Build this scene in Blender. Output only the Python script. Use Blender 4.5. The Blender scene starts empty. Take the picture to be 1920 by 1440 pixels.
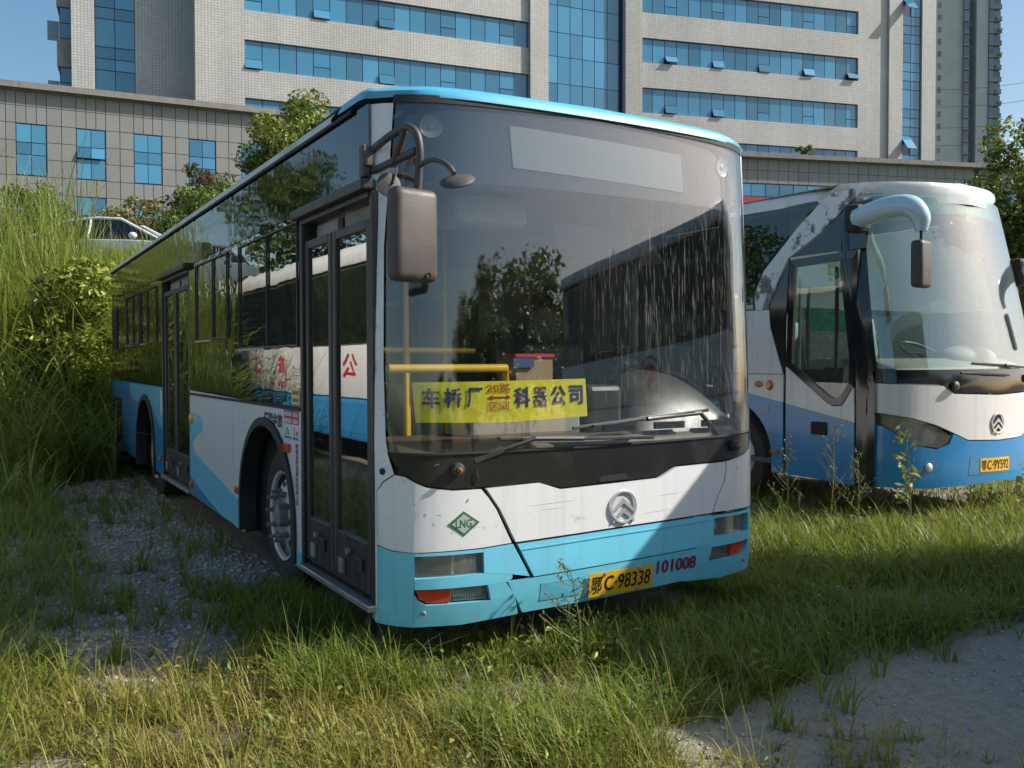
import bpy, bmesh, math, random
import numpy as np
from mathutils import Vector, Matrix
R_ = math.radians
sc = bpy.context.scene
col = sc.collection

# ------------------------------------------------------------------ camera
cam_d = bpy.data.cameras.new('camera'); cam = bpy.data.objects.new('camera', cam_d); col.objects.link(cam)
cam_d.sensor_width = 36.0; cam_d.lens = 1720.15 / 1920 * 36; cam_d.clip_start = 0.05; cam_d.clip_end = 2000
_fw = Vector((0.50281953, 0.86404441, -0.02449032)); _up = Vector((0.01379429, 0.02030787, 0.99969861)); _rt = _fw.cross(_up)
CAM = Vector((-1.66813, -3.96698, 1.53491))
cam.matrix_world = Matrix(((_rt.x, _up.x, -_fw.x, CAM.x), (_rt.y, _up.y, -_fw.y, CAM.y), (_rt.z, _up.z, -_fw.z, CAM.z), (0, 0, 0, 1)))
sc.camera = cam

# ------------------------------------------------------------------ sky, sun, exposure
SUN_EL = R_(37); SUN_H = Vector((0.864, -0.503, 0)).normalized()
world = bpy.data.worlds.new('World'); sc.world = world; world.use_nodes = True
wn = world.node_tree; wn.nodes.clear()
sky = wn.nodes.new('ShaderNodeTexSky'); sky.sky_type = 'NISHITA'; sky.sun_disc = False
sky.sun_elevation = SUN_EL; sky.sun_rotation = math.atan2(SUN_H.x, SUN_H.y)
sky.altitude = 200; sky.air_density = 1.0; sky.dust_density = 2.4; sky.ozone_density = 0.6
bg = wn.nodes.new('ShaderNodeBackground'); bg.inputs['Strength'].default_value = 0.112
wo = wn.nodes.new('ShaderNodeOutputWorld')
hs = wn.nodes.new('ShaderNodeHueSaturation'); hs.inputs['Saturation'].default_value = 1.2; hs.inputs['Hue'].default_value = 0.488; hs.inputs['Value'].default_value = .93
wn.links.new(sky.outputs[0], hs.inputs['Color']); wn.links.new(hs.outputs[0], bg.inputs[0]); wn.links.new(bg.outputs[0], wo.inputs[0])
sun_d = bpy.data.lights.new('sun', 'SUN'); sun_d.energy = 4.3; sun_d.angle = R_(0.5); sun_d.color = (1.0, 0.95, 0.87)
sun = bpy.data.objects.new('sun', sun_d); col.objects.link(sun)
_sd = Vector((SUN_H.x * math.cos(SUN_EL), SUN_H.y * math.cos(SUN_EL), math.sin(SUN_EL)))
sun.rotation_euler = (-_sd).to_track_quat('-Z', 'Y').to_euler()
sun.location = (20, -12, 18)
vs = sc.view_settings; vs.view_transform = 'Standard'; vs.look = 'None'; vs.exposure = 0.62; vs.gamma = 1.0; vs.use_curve_mapping = False
sc.cycles.use_denoising = True
sc.cycles.max_bounces = 8; sc.cycles.transparent_max_bounces = 24; sc.cycles.glossy_bounces = 4; sc.cycles.diffuse_bounces = 3
sc.cycles.caustics_reflective = False; sc.cycles.caustics_refractive = False

# ------------------------------------------------------------------ helpers
RND = random.Random(7)
NP = np.random.default_rng(11)

class MB:
    """collects shapes, then links them as one mesh object"""
    def __init__(s): s.v = []; s.f = []
    def add(s, vs_, fs):
        n = len(s.v); s.v += [tuple(p) for p in vs_]; s.f += [tuple(i + n for i in f) for f in fs]; return s
    def box(s, lo, hi, m=None):
        (a, b, c), (d, e, f) = lo, hi
        v = [(a, b, c), (d, b, c), (d, e, c), (a, e, c), (a, b, f), (d, b, f), (d, e, f), (a, e, f)]
        if m is not None: v = [tuple(m @ Vector(p)) for p in v]
        return s.add(v, [(0, 3, 2, 1), (4, 5, 6, 7), (0, 1, 5, 4), (1, 2, 6, 5), (2, 3, 7, 6), (3, 0, 4, 7)])
    def prism(s, poly, ext, axes='xz', m=None):
        """poly in the plane given by axes, extruded between ext[0] and ext[1] along the third axis"""
        o = {'xz': lambda p, e: (p[0], e, p[1]), 'yz': lambda p, e: (e, p[0], p[1]), 'xy': lambda p, e: (p[0], p[1], e)}[axes]
        n = len(poly); v = [o(p, ext[0]) for p in poly] + [o(p, ext[1]) for p in poly]
        if m is not None: v = [tuple(m @ Vector(p)) for p in v]
        return s.add(v, [tuple(range(n)), tuple(range(2 * n - 1, n - 1, -1))] + [(i, i + n, (i + 1) % n + n, (i + 1) % n) for i in range(n)])
    def tube(s, pts, r, seg=10, cap=True, sub=0):
        pts = [Vector(p) for p in pts]; n = len(pts); rs = list(r) if isinstance(r, (list, tuple)) else [r] * n
        if sub:
            P = [pts[0] * 2 - pts[1]] + pts + [pts[-1] * 2 - pts[-2]]; q = []; qr = []
            for i in range(n - 1):
                for k in range(sub):
                    t = k / sub; a, b, c, d = P[i:i + 4]; q.append(.5 * (2 * b + (c - a) * t + (2 * a - 5 * b + 4 * c - d) * t * t + (3 * b - a - 3 * c + d) * t ** 3)); qr.append(rs[i] + (rs[i + 1] - rs[i]) * t)
            pts = q + [pts[-1]]; rs = qr + [rs[-1]]; n = len(pts)
        v = []; f = []; ref = None
        for i, p in enumerate(pts):
            t = (pts[min(i + 1, n - 1)] - pts[max(i - 1, 0)]).normalized()
            if ref is None: ref = Vector((0, 0, 1)) if abs(t.z) < .9 else Vector((1, 0, 0))
            a = (ref - t * ref.dot(t)).normalized(); b = t.cross(a); ref = a
            for k in range(seg):
                w = 2 * math.pi * k / seg; v.append(p + (a * math.cos(w) + b * math.sin(w)) * rs[i])
        for i in range(n - 1):
            for k in range(seg):
                k2 = (k + 1) % seg; f.append((i * seg + k, i * seg + k2, (i + 1) * seg + k2, (i + 1) * seg + k))
        if cap: f.append(tuple(range(seg - 1, -1, -1))); f.append(tuple((n - 1) * seg + k for k in range(seg)))
        return s.add(v, f)
    def lathe(s, prof, o, ax, seg=32, closed=False):
        o = Vector(o); ax = Vector(ax).normalized(); ref = Vector((0, 0, 1)) if abs(ax.z) < .9 else Vector((1, 0, 0))
        a = (ref - ax * ref.dot(ax)).normalized(); b = ax.cross(a); v = []; f = []; n = len(prof)
        for r, h in prof:
            for k in range(seg):
                w = 2 * math.pi * k / seg; v.append(o + ax * h + (a * math.cos(w) + b * math.sin(w)) * r)
        for i in range(n - 1 + (1 if closed else 0)):
            j = (i + 1) % n
            for k in range(seg):
                k2 = (k + 1) % seg; f.append((i * seg + k, i * seg + k2, j * seg + k2, j * seg + k))
        return s.add(v, f)
    def ball(s, c, r, seg=16, rings=10, m=None):
        rx, ry, rz = r if isinstance(r, (tuple, list)) else (r, r, r); v = []; f = []
        for i in range(rings + 1):
            t = math.pi * i / rings
            for k in range(seg):
                w = 2 * math.pi * k / seg; v.append(Vector((rx * math.sin(t) * math.cos(w), ry * math.sin(t) * math.sin(w), rz * math.cos(t))))
        if m is not None: v = [m @ p for p in v]
        v = [p + Vector(c) for p in v]
        for i in range(rings):
            for k in range(seg):
                k2 = (k + 1) % seg; f.append((i * seg + k, (i + 1) * seg + k, (i + 1) * seg + k2, i * seg + k2))
        return s.add(v, f)
    def patch(s, polys, fn, t=.008, off=0., res=(.07, .16)):
        """2-D polygons wrapped on a surface fn(a, z, off) as a sheet of thickness t"""
        for poly in polys:
            bm = bmesh.new()
            bm.faces.new([bm.verts.new((p[0], p[1], 0)) for p in poly]).normal_update()
            bmesh.ops.triangulate(bm, faces=bm.faces[:])
            for ax, st in ((0, res[0]), (1, res[1])):
                if not st: continue
                lo = min(p[ax] for p in poly); hi = max(p[ax] for p in poly); k = math.ceil(lo / st + 1e-6)
                while k * st < hi - 1e-5:
                    co = [0, 0, 0]; no = [0, 0, 0]; co[ax] = k * st; no[ax] = 1
                    bmesh.ops.bisect_plane(bm, geom=bm.verts[:] + bm.edges[:] + bm.faces[:], plane_co=co, plane_no=no, dist=1e-6); k += 1
            bm.verts.index_update(); bm.normal_update(); n = len(bm.verts)
            vo = [fn(v.co.x, v.co.y, off + t) for v in bm.verts]; vi = [fn(v.co.x, v.co.y, off) for v in bm.verts]; fs = []
            for f in bm.faces:
                ids = [v.index for v in f.verts]
                fs.append(tuple(ids)); fs.append(tuple(i + n for i in reversed(ids)))
            for e in bm.edges:
                if len(e.link_faces) == 1:
                    a, b = e.verts[0].index, e.verts[1].index; fs.append((a, b, b + n, a + n))
            bm.free(); s.add(vo + vi, fs)
        return s
    def build(s, name, mat, parent=None, smooth=None, bevel=0, bseg=2, kind=None):
        me = bpy.data.meshes.new(name); me.from_pydata([tuple(p) for p in s.v], [], s.f); me.validate()
        bm = bmesh.new(); bm.from_mesh(me); bmesh.ops.recalc_face_normals(bm, faces=bm.faces[:])
        if bevel: bmesh.ops.bevel(bm, geom=[e for e in bm.edges if e.is_manifold and e.calc_face_angle(0) > .6], offset=bevel, segments=bseg, profile=.5, affect='EDGES', clamp_overlap=True)
        bm.to_mesh(me); bm.free()
        if smooth:
            for p in me.polygons: p.use_smooth = True
            me.set_sharp_from_angle(angle=R_(smooth))
        return link(name, me, mat, parent, kind)

def link(name, me, mat, parent=None, kind=None):
    o = bpy.data.objects.new(name, me); col.objects.link(o)
    if mat is not None:
        me.materials.clear()
        for m in (mat if isinstance(mat, (list, tuple)) else [mat]): me.materials.append(M[m] if isinstance(m, str) else m)
    setp(o, parent)
    if kind: o['kind'] = kind
    return o

def setp(o, parent):
    if parent is None: return
    o.parent = parent; o.matrix_parent_inverse = basis(parent).inverted()

def basis(o):
    m = Matrix.LocRotScale(o.location, o.rotation_euler, o.scale)
    return (basis(o.parent) @ o.matrix_parent_inverse @ m) if o.parent else m

def thing(name, loc, label, cat, group=None, rz=0):
    o = bpy.data.objects.new(name, None); col.objects.link(o); o.location = loc; o.rotation_euler = (0, 0, rz)
    o.empty_display_size = .3
    return tag(o, label, cat, group)

def tag(o, label, cat, group=None):
    o['label'] = label; o['category'] = cat
    if group: o['group'] = group
    return o

def struct(o): o['kind'] = 'structure'; return o

def copy_tree(o, parent=None, kids=None):
    if kids is None:
        kids = {}
        for x in bpy.data.objects:
            if x.parent: kids.setdefault(x.parent.name, []).append(x)
    c = o.copy(); col.objects.link(c)
    if parent: c.parent = parent
    for ch in kids.get(o.name, []): copy_tree(ch, c, kids)
    return c

# ------------------------------------------------------------------ text as flat print
def text_mesh(txt, bold=0.0):
    cu = bpy.data.curves.new('txt', 'FONT'); cu.body = txt; cu.align_x = 'LEFT'; cu.size = 1.0; cu.fill_mode = 'FRONT'; cu.resolution_u = 3
    cu.offset = bold
    o = bpy.data.objects.new('txt', cu); col.objects.link(o)
    dg = bpy.context.evaluated_depsgraph_get(); dg.update()
    me = bpy.data.meshes.new_from_object(o.evaluated_get(dg))
    vs_ = np.array([v.co[:2] for v in me.vertices]) if len(me.vertices) else np.zeros((0, 2)); fs = [tuple(p.vertices) for p in me.polygons]
    bpy.data.objects.remove(o); bpy.data.curves.remove(cu); bpy.data.meshes.remove(me)
    return vs_, fs

def lettering(name, txt, fn, mat, parent, box, bold=0.0, off=.002, stretch=True):
    """text fitted into box=(a0, z0, a1, z1) of a surface fn(a, z, off); a runs along the reading direction"""
    v, f = text_mesh(txt, bold)
    if not len(v): return None
    lo = v.min(0); hi = v.max(0); a0, z0, a1, z1 = box
    sx = (a1 - a0) / (hi[0] - lo[0]); sz = (z1 - z0) / (hi[1] - lo[1])
    if not stretch: sx = math.copysign(sz, sx)
    me = bpy.data.meshes.new(name)
    me.from_pydata([tuple(fn(a0 + (p[0] - lo[0]) * sx, z0 + (p[1] - lo[1]) * sz, off)) for p in v], [], f)
    return link(name, me, mat, parent)

# ------------------------------------------------------------------ materials
M = {}
def nodes(name):
    m = bpy.data.materials.new(name); m.use_nodes = True; nt = m.node_tree; nt.nodes.clear()
    out = nt.nodes.new('ShaderNodeOutputMaterial'); M[name] = m
    return m, nt, out
def N(nt, t, **kw):
    n = nt.nodes.new('ShaderNode' + t)
    for k, v in kw.items():
        if k in n.inputs: n.inputs[k].default_value = v
        else: setattr(n, k, v)
    return n
def L(nt, a, b): nt.links.new(a, b)
def rgb(c): return (c[0], c[1], c[2], 1.0)
def tex(nt, scale, detail=4, rough=.55, stretch=(1, 1, 1), obj=True):
    tc = N(nt, 'TexCoord'); mp = N(nt, 'Mapping'); mp.inputs['Scale'].default_value = stretch
    L(nt, tc.outputs['Object'], mp.inputs[0])
    n = N(nt, 'TexNoise'); n.inputs['Scale'].default_value = scale; n.inputs['Detail'].default_value = detail; n.inputs['Roughness'].default_value = rough
    L(nt, mp.outputs[0], n.inputs['Vector']); return n.outputs['Fac']
def ramp(nt, src, stops):
    r = N(nt, 'ValToRGB'); e = r.color_ramp.elements
    while len(e) < len(stops): e.new(.5)
    for i, (p, c) in enumerate(stops): e[i].position = p; e[i].color = rgb(c) if not isinstance(c, (int, float)) else (c, c, c, 1)
    L(nt, src, r.inputs[0]); return r.outputs[0]
def mixc(nt, fac, a, b):
    m = N(nt, 'Mix', data_type='RGBA')
    for s_, x in ((m.inputs['Factor'], fac), (m.inputs[6], a), (m.inputs[7], b)):
        if isinstance(x, (tuple, list)): s_.default_value = rgb(x)
        elif isinstance(x, (int, float)): s_.default_value = x
        else: L(nt, x, s_)
    return m.outputs[2]
def mathn(nt, op, a, b=None, clamp=False):
    m = N(nt, 'Math', operation=op); m.use_clamp = clamp
    for i, x in enumerate((a, b)):
        if x is None: continue
        if isinstance(x, (int, float)): m.inputs[i].default_value = x
        else: L(nt, x, m.inputs[i])
    return m.outputs[0]
def bump(nt, h, strength=.2, dist=.01):
    b = N(nt, 'Bump'); b.inputs['Strength'].default_value = strength; b.inputs['Distance'].default_value = dist
    L(nt, h, b.inputs['Height']); return b.outputs[0]

def solid(name, c, rough=.5, metal=0., dirt=0., dirtc=(.16, .13, .1), var=.12, scale=3., coat=0., spec=.5, wav=0., wscale=3., streak=False, grain=0., scuff=0.):
    """paint, plastic, metal, stone: a base colour with uneven tone, dirt patches or runs, and fine relief"""
    m, nt, out = nodes(name); p = N(nt, 'BsdfPrincipled'); L(nt, p.outputs[0], out.inputs[0])
    v = tex(nt, scale, 5); c2 = tuple(min(1, x * (1 - var)) for x in c); c3 = tuple(min(1, x * (1 + var)) for x in c)
    base = ramp(nt, v, [(.3, c2), (.7, c3)])
    if dirt:
        d = tex(nt, 2.2 if not streak else 1.0, 8, .65, (1, 1, 1) if not streak else (14, 14, .7))
        f = ramp(nt, d, [(.5, 0.), (.72, dirt)])
        base = mixc(nt, f, base, dirtc)
        L(nt, mathn(nt, 'ADD', mathn(nt, 'MULTIPLY', f, .5), rough, True), p.inputs['Roughness'])
    else: p.inputs['Roughness'].default_value = rough
    if scuff:
        base = mixc(nt, ramp(nt, tex(nt, 5.5, 9, .75, (1, 1, 2.2)), [(.615, 0.), (.65, scuff)]), base, (.10, .095, .09))
    L(nt, base, p.inputs['Base Color']); p.inputs['Metallic'].default_value = metal
    p.inputs['Coat Weight'].default_value = coat; p.inputs['Specular IOR Level'].default_value = spec; p.inputs['Coat Roughness'].default_value = .08
    if wav: L(nt, bump(nt, tex(nt, wscale, 2, .4), wav, .02), p.inputs['Normal'])
    if grain: L(nt, bump(nt, tex(nt, 90, 3), grain, .004), p.inputs['Normal'])
    return m

def glass(name, tint, r0=.06, power=4., rough=.01, dust=.0, dustc=(.42, .38, .33), wav=0., streak=None, wscale=2., where=None):
    """thin sheet glass: tinted see-through layer, mirror reflection that rises at grazing angles, dust film"""
    m, nt, out = nodes(name)
    tr = N(nt, 'BsdfTransparent'); tr.inputs[0].default_value = rgb(tint)
    gl = N(nt, 'BsdfGlossy'); gl.inputs['Roughness'].default_value = rough
    lw = N(nt, 'LayerWeight'); lw.inputs['Blend'].default_value = .5
    if wav: L(nt, bump(nt, tex(nt, wscale, 2, .4), wav, .02), gl.inputs['Normal'])
    fac = mathn(nt, 'ADD', mathn(nt, 'MULTIPLY', mathn(nt, 'POWER', lw.outputs['Facing'], power), 1 - r0), r0, True)
    mx = N(nt, 'MixShader'); L(nt, fac, mx.inputs[0]); L(nt, tr.outputs[0], mx.inputs[1]); L(nt, gl.outputs[0], mx.inputs[2])
    last = mx.outputs[0]
    if dust:
        df = N(nt, 'BsdfDiffuse'); df.inputs[0].default_value = rgb(dustc)
        d = ramp(nt, tex(nt, 1.6, 7, .6), [(.3, dust * .6), (.75, dust)])
        if streak:
            st = ramp(nt, tex(nt, 1.0, 4, .6, (115, 115, .35)), [(.585, 0.), (.66, streak)])
            wh = ramp(nt, tex(nt, .9, 3, .5), [(.45, .05), (.62, 1.)])
            if where:   # rain-run dirt has collected on one part of the pane
                tc = N(nt, 'TexCoord'); sp = N(nt, 'SeparateXYZ'); L(nt, tc.outputs['Object'], sp.inputs[0]); mr = N(nt, 'MapRange'); mr.inputs['From Min'].default_value = where[0]; mr.inputs['From Max'].default_value = where[1]
                L(nt, mathn(nt, 'ADD', sp.outputs[0], mathn(nt, 'MULTIPLY', tex(nt, 2., 3), .8)), mr.inputs[0]); wh = mathn(nt, 'MULTIPLY', mr.outputs[0], ramp(nt, tex(nt, 1.3, 3, .5), [(.3, .35), (.6, 1.)]))
            d = mathn(nt, 'ADD', d, mathn(nt, 'MULTIPLY', st, wh), True)
        m2 = N(nt, 'MixShader'); L(nt, d, m2.inputs[0]); L(nt, last, m2.inputs[1]); L(nt, df.outputs[0], m2.inputs[2]); last = m2.outputs[0]
    L(nt, last, out.inputs[0]); return m
# ------------------------------------------------------------------ palette
solid('bus_white', (.74, .735, .74), .32, dirt=.24, dirtc=(.36, .33, .30), var=.03, coat=.4, streak=True, scuff=.5)
solid('bus_cyan', (.17, .58, .76), .34, dirt=.3, dirtc=(.2, .36, .4), var=.05, coat=.35, streak=True, scuff=.35)
solid('bus_mid_cyan', (.12, .47, .62), .34, dirt=.3, dirtc=(.15, .25, .3), var=.05, coat=.35, streak=True)
solid('bus_blue', (.03, .22, .46), .34, dirt=.35, dirtc=(.12, .16, .2), var=.06, coat=.35, streak=True)
solid('roof_cyan', (.08, .42, .64), .45, dirt=.3, dirtc=(.2, .4, .5), var=.06, coat=.4)
solid('roof_cream', (.62, .60, .50), .5, dirt=.6, dirtc=(.3, .28, .2), var=.1)
solid('black_gloss', (.012, .013, .015), .12, var=.1, coat=.5, dirt=.25, dirtc=(.09, .08, .075), wav=.0)
solid('black_panel', (.004, .006, .010), .03, var=.1, coat=0., spec=.55, wav=.11, wscale=3.5)
solid('black_wavy', (.005, .007, .010), .03, var=.1, coat=.3, spec=.7, wav=.35, wscale=6.)
solid('front_black', (.020, .018, .018), .16, var=.15, coat=.3, dirt=.3, dirtc=(.10, .085, .08))
solid('rubber', (.018, .018, .018), .7, var=.2, dirt=.4, dirtc=(.1, .09, .08))
solid('tyre', (.03, .029, .028), .8, var=.25, dirt=.6, dirtc=(.14, .12, .1), grain=.3)
solid('door_frame', (.028, .025, .024), .42, var=.2, dirt=.5, dirtc=(.12, .1, .09), streak=True)
solid('alu', (.42, .42, .41), .42, metal=.8, var=.15, dirt=.5, dirtc=(.18, .17, .15))
solid('rim', (.55, .54, .52), .5, metal=.25, var=.15, dirt=.7, dirtc=(.17, .14, .11))
solid('hub_grey', (.26, .255, .245), .55, metal=.3, var=.2, dirt=.6, dirtc=(.14, .1, .07))
solid('chrome', (.80, .80, .80), .28, metal=.7, var=.05, dirt=.3, dirtc=(.4, .38, .35))
solid('mirror_plastic', (.060, .050, .047), .5, var=.15, dirt=.5, dirtc=(.15, .13, .12), grain=.15)
solid('wiper_black', (.032, .032, .033), .45, var=.2, dirt=.5, dirtc=(.14, .12, .1))
solid('rust', (.22, .09, .04), .8, var=.35, scale=20)
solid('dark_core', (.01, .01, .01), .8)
solid('lamp_red', (.62, .05, .025), .18, var=.1, coat=.6)
solid('lamp_orange', (.60, .14, .03), .2, var=.1, coat=.6)
solid('fog_white', (.42, .42, .40), .2, var=.1, coat=.5, dirt=.4)
solid('reflector_dark', (.05, .05, .055), .3, metal=.6)
solid('reflector_bright', (.78, .77, .74), .35, metal=.1, var=.25, scale=24)
solid('plate_yellow', (.75, .42, .02), .4, var=.06, dirt=.35, dirtc=(.3, .18, .04))
solid('ink_black', (.012, .012, .014), .5)
solid('ink_red', (.45, .02, .03), .5)
solid('ink_maroon', (.22, .02, .06), .5)
solid('ink_navy', (.03, .035, .17), .5)
solid('ink_green', (.02, .16, .06), .5)
solid('ink_white', (.75, .75, .75), .5)
solid('banner_yellow', (.83, .72, .03), .6, var=.06, wav=.4, wscale=9)
solid('sticker_white', (.62, .62, .62), .5, dirt=.5, dirtc=(.25, .25, .25))
solid('sticker_grey', (.42, .43, .40), .5, dirt=.8, dirtc=(.12, .13, .12))
solid('sticker_yellow', (.62, .55, .14), .5)
solid('sticker_blue', (.10, .12, .35), .5)
solid('led_panel', (.17, .20, .21), .35, var=.05, coat=.2)
solid('dash_grey', (.05, .047, .044), .33, var=.12, dirt=.35, dirtc=(.2, .18, .15), wav=.1, grain=.1)
solid('dash_brown', (.11, .085, .065), .55, var=.15, dirt=.4, dirtc=(.2, .16, .12))
solid('interior_white', (.40, .40, .38), .6, var=.05, dirt=.3)
solid('bus_floor', (.10, .11, .12), .7, dirt=.5)
solid('rail_yellow', (.72, .44, .02), .35, var=.08, coat=.3, dirt=.3, dirtc=(.3, .2, .05))
solid('seat_teal', (.30, .42, .43), .5, var=.08)
solid('seat_blue', (.05, .10, .22), .6, var=.1)
solid('cardboard', (.36, .25, .15), .8, var=.1)
solid('box_red', (.55, .05, .08), .6)
solid('cloth_orange', (.55, .20, .10), .8)
solid('curtain_cloth', (.24, .25, .23), .85, var=.12)
# patterned seat cover: diamonds
m, nt, out = nodes('seat_cover'); p = N(nt, 'BsdfPrincipled', Roughness=.85); L(nt, p.outputs[0], out.inputs[0])
tc = N(nt, 'TexCoord'); mp = N(nt, 'Mapping'); mp.inputs['Rotation'].default_value = (0, R_(45), 0); mp.inputs['Scale'].default_value = (14, 14, 14)
L(nt, tc.outputs['Object'], mp.inputs[0])
w1 = N(nt, 'TexWave', wave_type='BANDS', bands_direction='X'); w1.inputs['Scale'].default_value = .5
w2 = N(nt, 'TexWave', wave_type='BANDS', bands_direction='Z'); w2.inputs['Scale'].default_value = .5
L(nt, mp.outputs[0], w1.inputs[0]); L(nt, mp.outputs[0], w2.inputs[0])
L(nt, ramp(nt, mathn(nt, 'MAXIMUM', w1.outputs['Fac'], w2.outputs['Fac']), [(.3, (.38, .37, .34)), (.62, (.08, .08, .08)), (.8, (.10, .10, .10)), (.97, (.42, .41, .38))]), p.inputs['Base Color'])
# coach
solid('coach_white', (.72, .71, .70), .3, dirt=.4, dirtc=(.4, .37, .33), var=.03, coat=.4, streak=True)
m, nt, out = nodes('coach_peeling'); p = N(nt, 'BsdfPrincipled', Roughness=.45); L(nt, p.outputs[0], out.inputs[0])
f = ramp(nt, mathn(nt, 'MULTIPLY', mathn(nt, 'ADD', tex(nt, 7, 8, .7), tex(nt, 1.6, 3)), .5), [(.53, 0.), (.56, 1.)])
L(nt, mixc(nt, f, (.70, .69, .68), ramp(nt, tex(nt, 25, 4), [(.35, (.07, .065, .06)), (.65, (.22, .21, .20))])), p.inputs['Base Color']); L(nt, bump(nt, f, -.3, .004), p.inputs['Normal'])
solid('coach_blue', (.015, .23, .52), .28, dirt=.3, dirtc=(.1, .2, .3), var=.05, coat=.5, streak=True)
solid('mirror_arm_blue', (.46, .60, .67), .25, var=.03, coat=.5, dirt=.3, dirtc=(.3, .35, .38))
solid('coach_dash', (.40, .36, .29), .6, var=.08)
solid('green_cloth', (.05, .30, .20), .7, var=.3, scale=14)
solid('grey_cloth', (.36, .37, .36), .7, var=.25, scale=14)
solid('beige', (.62, .60, .52), .6)
# sheet glass
glass('windscreen', (.95, .965, .96), .085, 3.4, dust=.004, dustc=(.5, .48, .45), streak=.22, where=(1.35, 1.9))
glass('coach_side', (.34, .42, .40), .07, 3.4, dust=.02)
glass('coach_windscreen', (.88, .95, .93), .12, 2.8, dust=.035, dustc=(.5, .5, .46), streak=.16)
glass('tinted', (.22, .27, .25), .16, 2.4, dust=.03, wav=.08, wscale=2.5)
glass('tinted_dark', (.07, .09, .085), .17, 2.2, dust=.02, wav=.30, wscale=6)
glass('door_glass', (.50, .55, .52), .16, 2.0, dust=.03, wav=.03)
glass('coach_glass', (.80, .88, .85), .08, 3., dust=.03)
glass('lamp_lens', (.93, .93, .91), .07, 3., rough=.03, dust=.15, dustc=(.55, .53, .48))
glass('car_glass', (.10, .12, .12), .12, 3.)
# buildings
def facade_glass(name, c):
    m, nt, out = nodes(name); p = N(nt, 'BsdfPrincipled', Roughness=.06, Metallic=.0); L(nt, p.outputs[0], out.inputs[0])
    p.inputs['Specular IOR Level'].default_value = .7; p.inputs['Coat Weight'].default_value = .6; p.inputs['Coat Roughness'].default_value = .03
    oi = N(nt, 'ObjectInfo')
    L(nt, mixc(nt, mathn(nt, 'MULTIPLY', oi.outputs['Random'], .8), tuple(x * .6 for x in c), tuple(x * 1.35 for x in c)), p.inputs['Base Color'])
    L(nt, bump(nt, tex(nt, .7, 2), .06, .02), p.inputs['Normal'])
facade_glass('blue_glass', (.065, .245, .40))
facade_glass('blue_glass_bright', (.06, .28, .55))
solid('frame_navy', (.012, .03, .10), .4)
solid('frame_grey', (.30, .30, .30), .5)
def tilewall(name, c, joint, size, wgrout=.06, var=.07):
    """small ceramic wall tile, too fine to build piece by piece at this distance"""
    m, nt, out = nodes(name); p = N(nt, 'BsdfPrincipled', Roughness=.55); L(nt, p.outputs[0], out.inputs[0])
    tc = N(nt, 'TexCoord'); sp = N(nt, 'SeparateXYZ'); L(nt, tc.outputs['Object'], sp.inputs[0])
    gm = N(nt, 'NewGeometry'); cb = N(nt, 'CombineXYZ')
    x = mathn(nt, 'SUBTRACT', mathn(nt, 'MULTIPLY', sp.outputs[0], .958), mathn(nt, 'MULTIPLY', sp.outputs[1], .287))
    L(nt, x, cb.inputs[0]); L(nt, sp.outputs[2], cb.inputs[1])
    b = N(nt, 'TexBrick'); b.offset = 0; b.squash = 1
    for k, v_ in (('Scale', 1.), ('Mortar Size', size * wgrout), ('Mortar Smooth', .2), ('Bias', 0.), ('Brick Width', size), ('Row Height', size * .85)): b.inputs[k].default_value = v_
    b.inputs['Color1'].default_value = rgb(tuple(q * (1 - var) for q in c)); b.inputs['Color2'].default_value = rgb(tuple(q * (1 + var) for q in c)); b.inputs['Mortar'].default_value = rgb(joint)
    L(nt, cb.outputs[0], b.inputs['Vector'])
    big = ramp(nt, mathn(nt, 'MULTIPLY', mathn(nt, 'ADD', tex(nt, .5, 8, .7, (1, 1, .12)), tex(nt, .13, 5, .6)), .5), [(.36, .80), (.6, 1.06)])
    mm = N(nt, 'Mix', data_type='RGBA', blend_type='MULTIPLY'); mm.inputs[0].default_value = 1
    L(nt, b.outputs['Color'], mm.inputs[6]); L(nt, big, mm.inputs[7]); L(nt, mm.outputs[2], p.inputs['Base Color'])
    L(nt, bump(nt, b.outputs['Fac'], -.25, .02), p.inputs['Normal'])
tilewall('mosaic', (.50, .495, .465), (.30, .295, .28), .20, .09)
solid('granite', (.35, .345, .325), .6, var=.10, scale=.6, dirt=.3, dirtc=(.24, .21, .19), streak=False)
solid('granite_light', (.41, .375, .345), .6, var=.10, scale=.6, dirt=.25, dirtc=(.24, .21, .19))
solid('granite_dark', (.30, .295, .28), .6, var=.10, scale=.6, dirt=.3, dirtc=(.2, .18, .16))
solid('cornice', (.24, .225, .205), .7, var=.15, dirt=.5, dirtc=(.12, .1, .09), streak=True)
solid('joint_dark', (.10, .09, .08), .9)
solid('shop_red', (.42, .05, .06), .5)
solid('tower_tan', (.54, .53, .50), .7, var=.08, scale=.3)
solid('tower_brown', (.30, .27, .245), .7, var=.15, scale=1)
facade_glass('tower_glass', (.16, .20, .23))
# car
solid('car_white', (.78, .79, .80), .2, var=.02, coat=.8)
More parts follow.
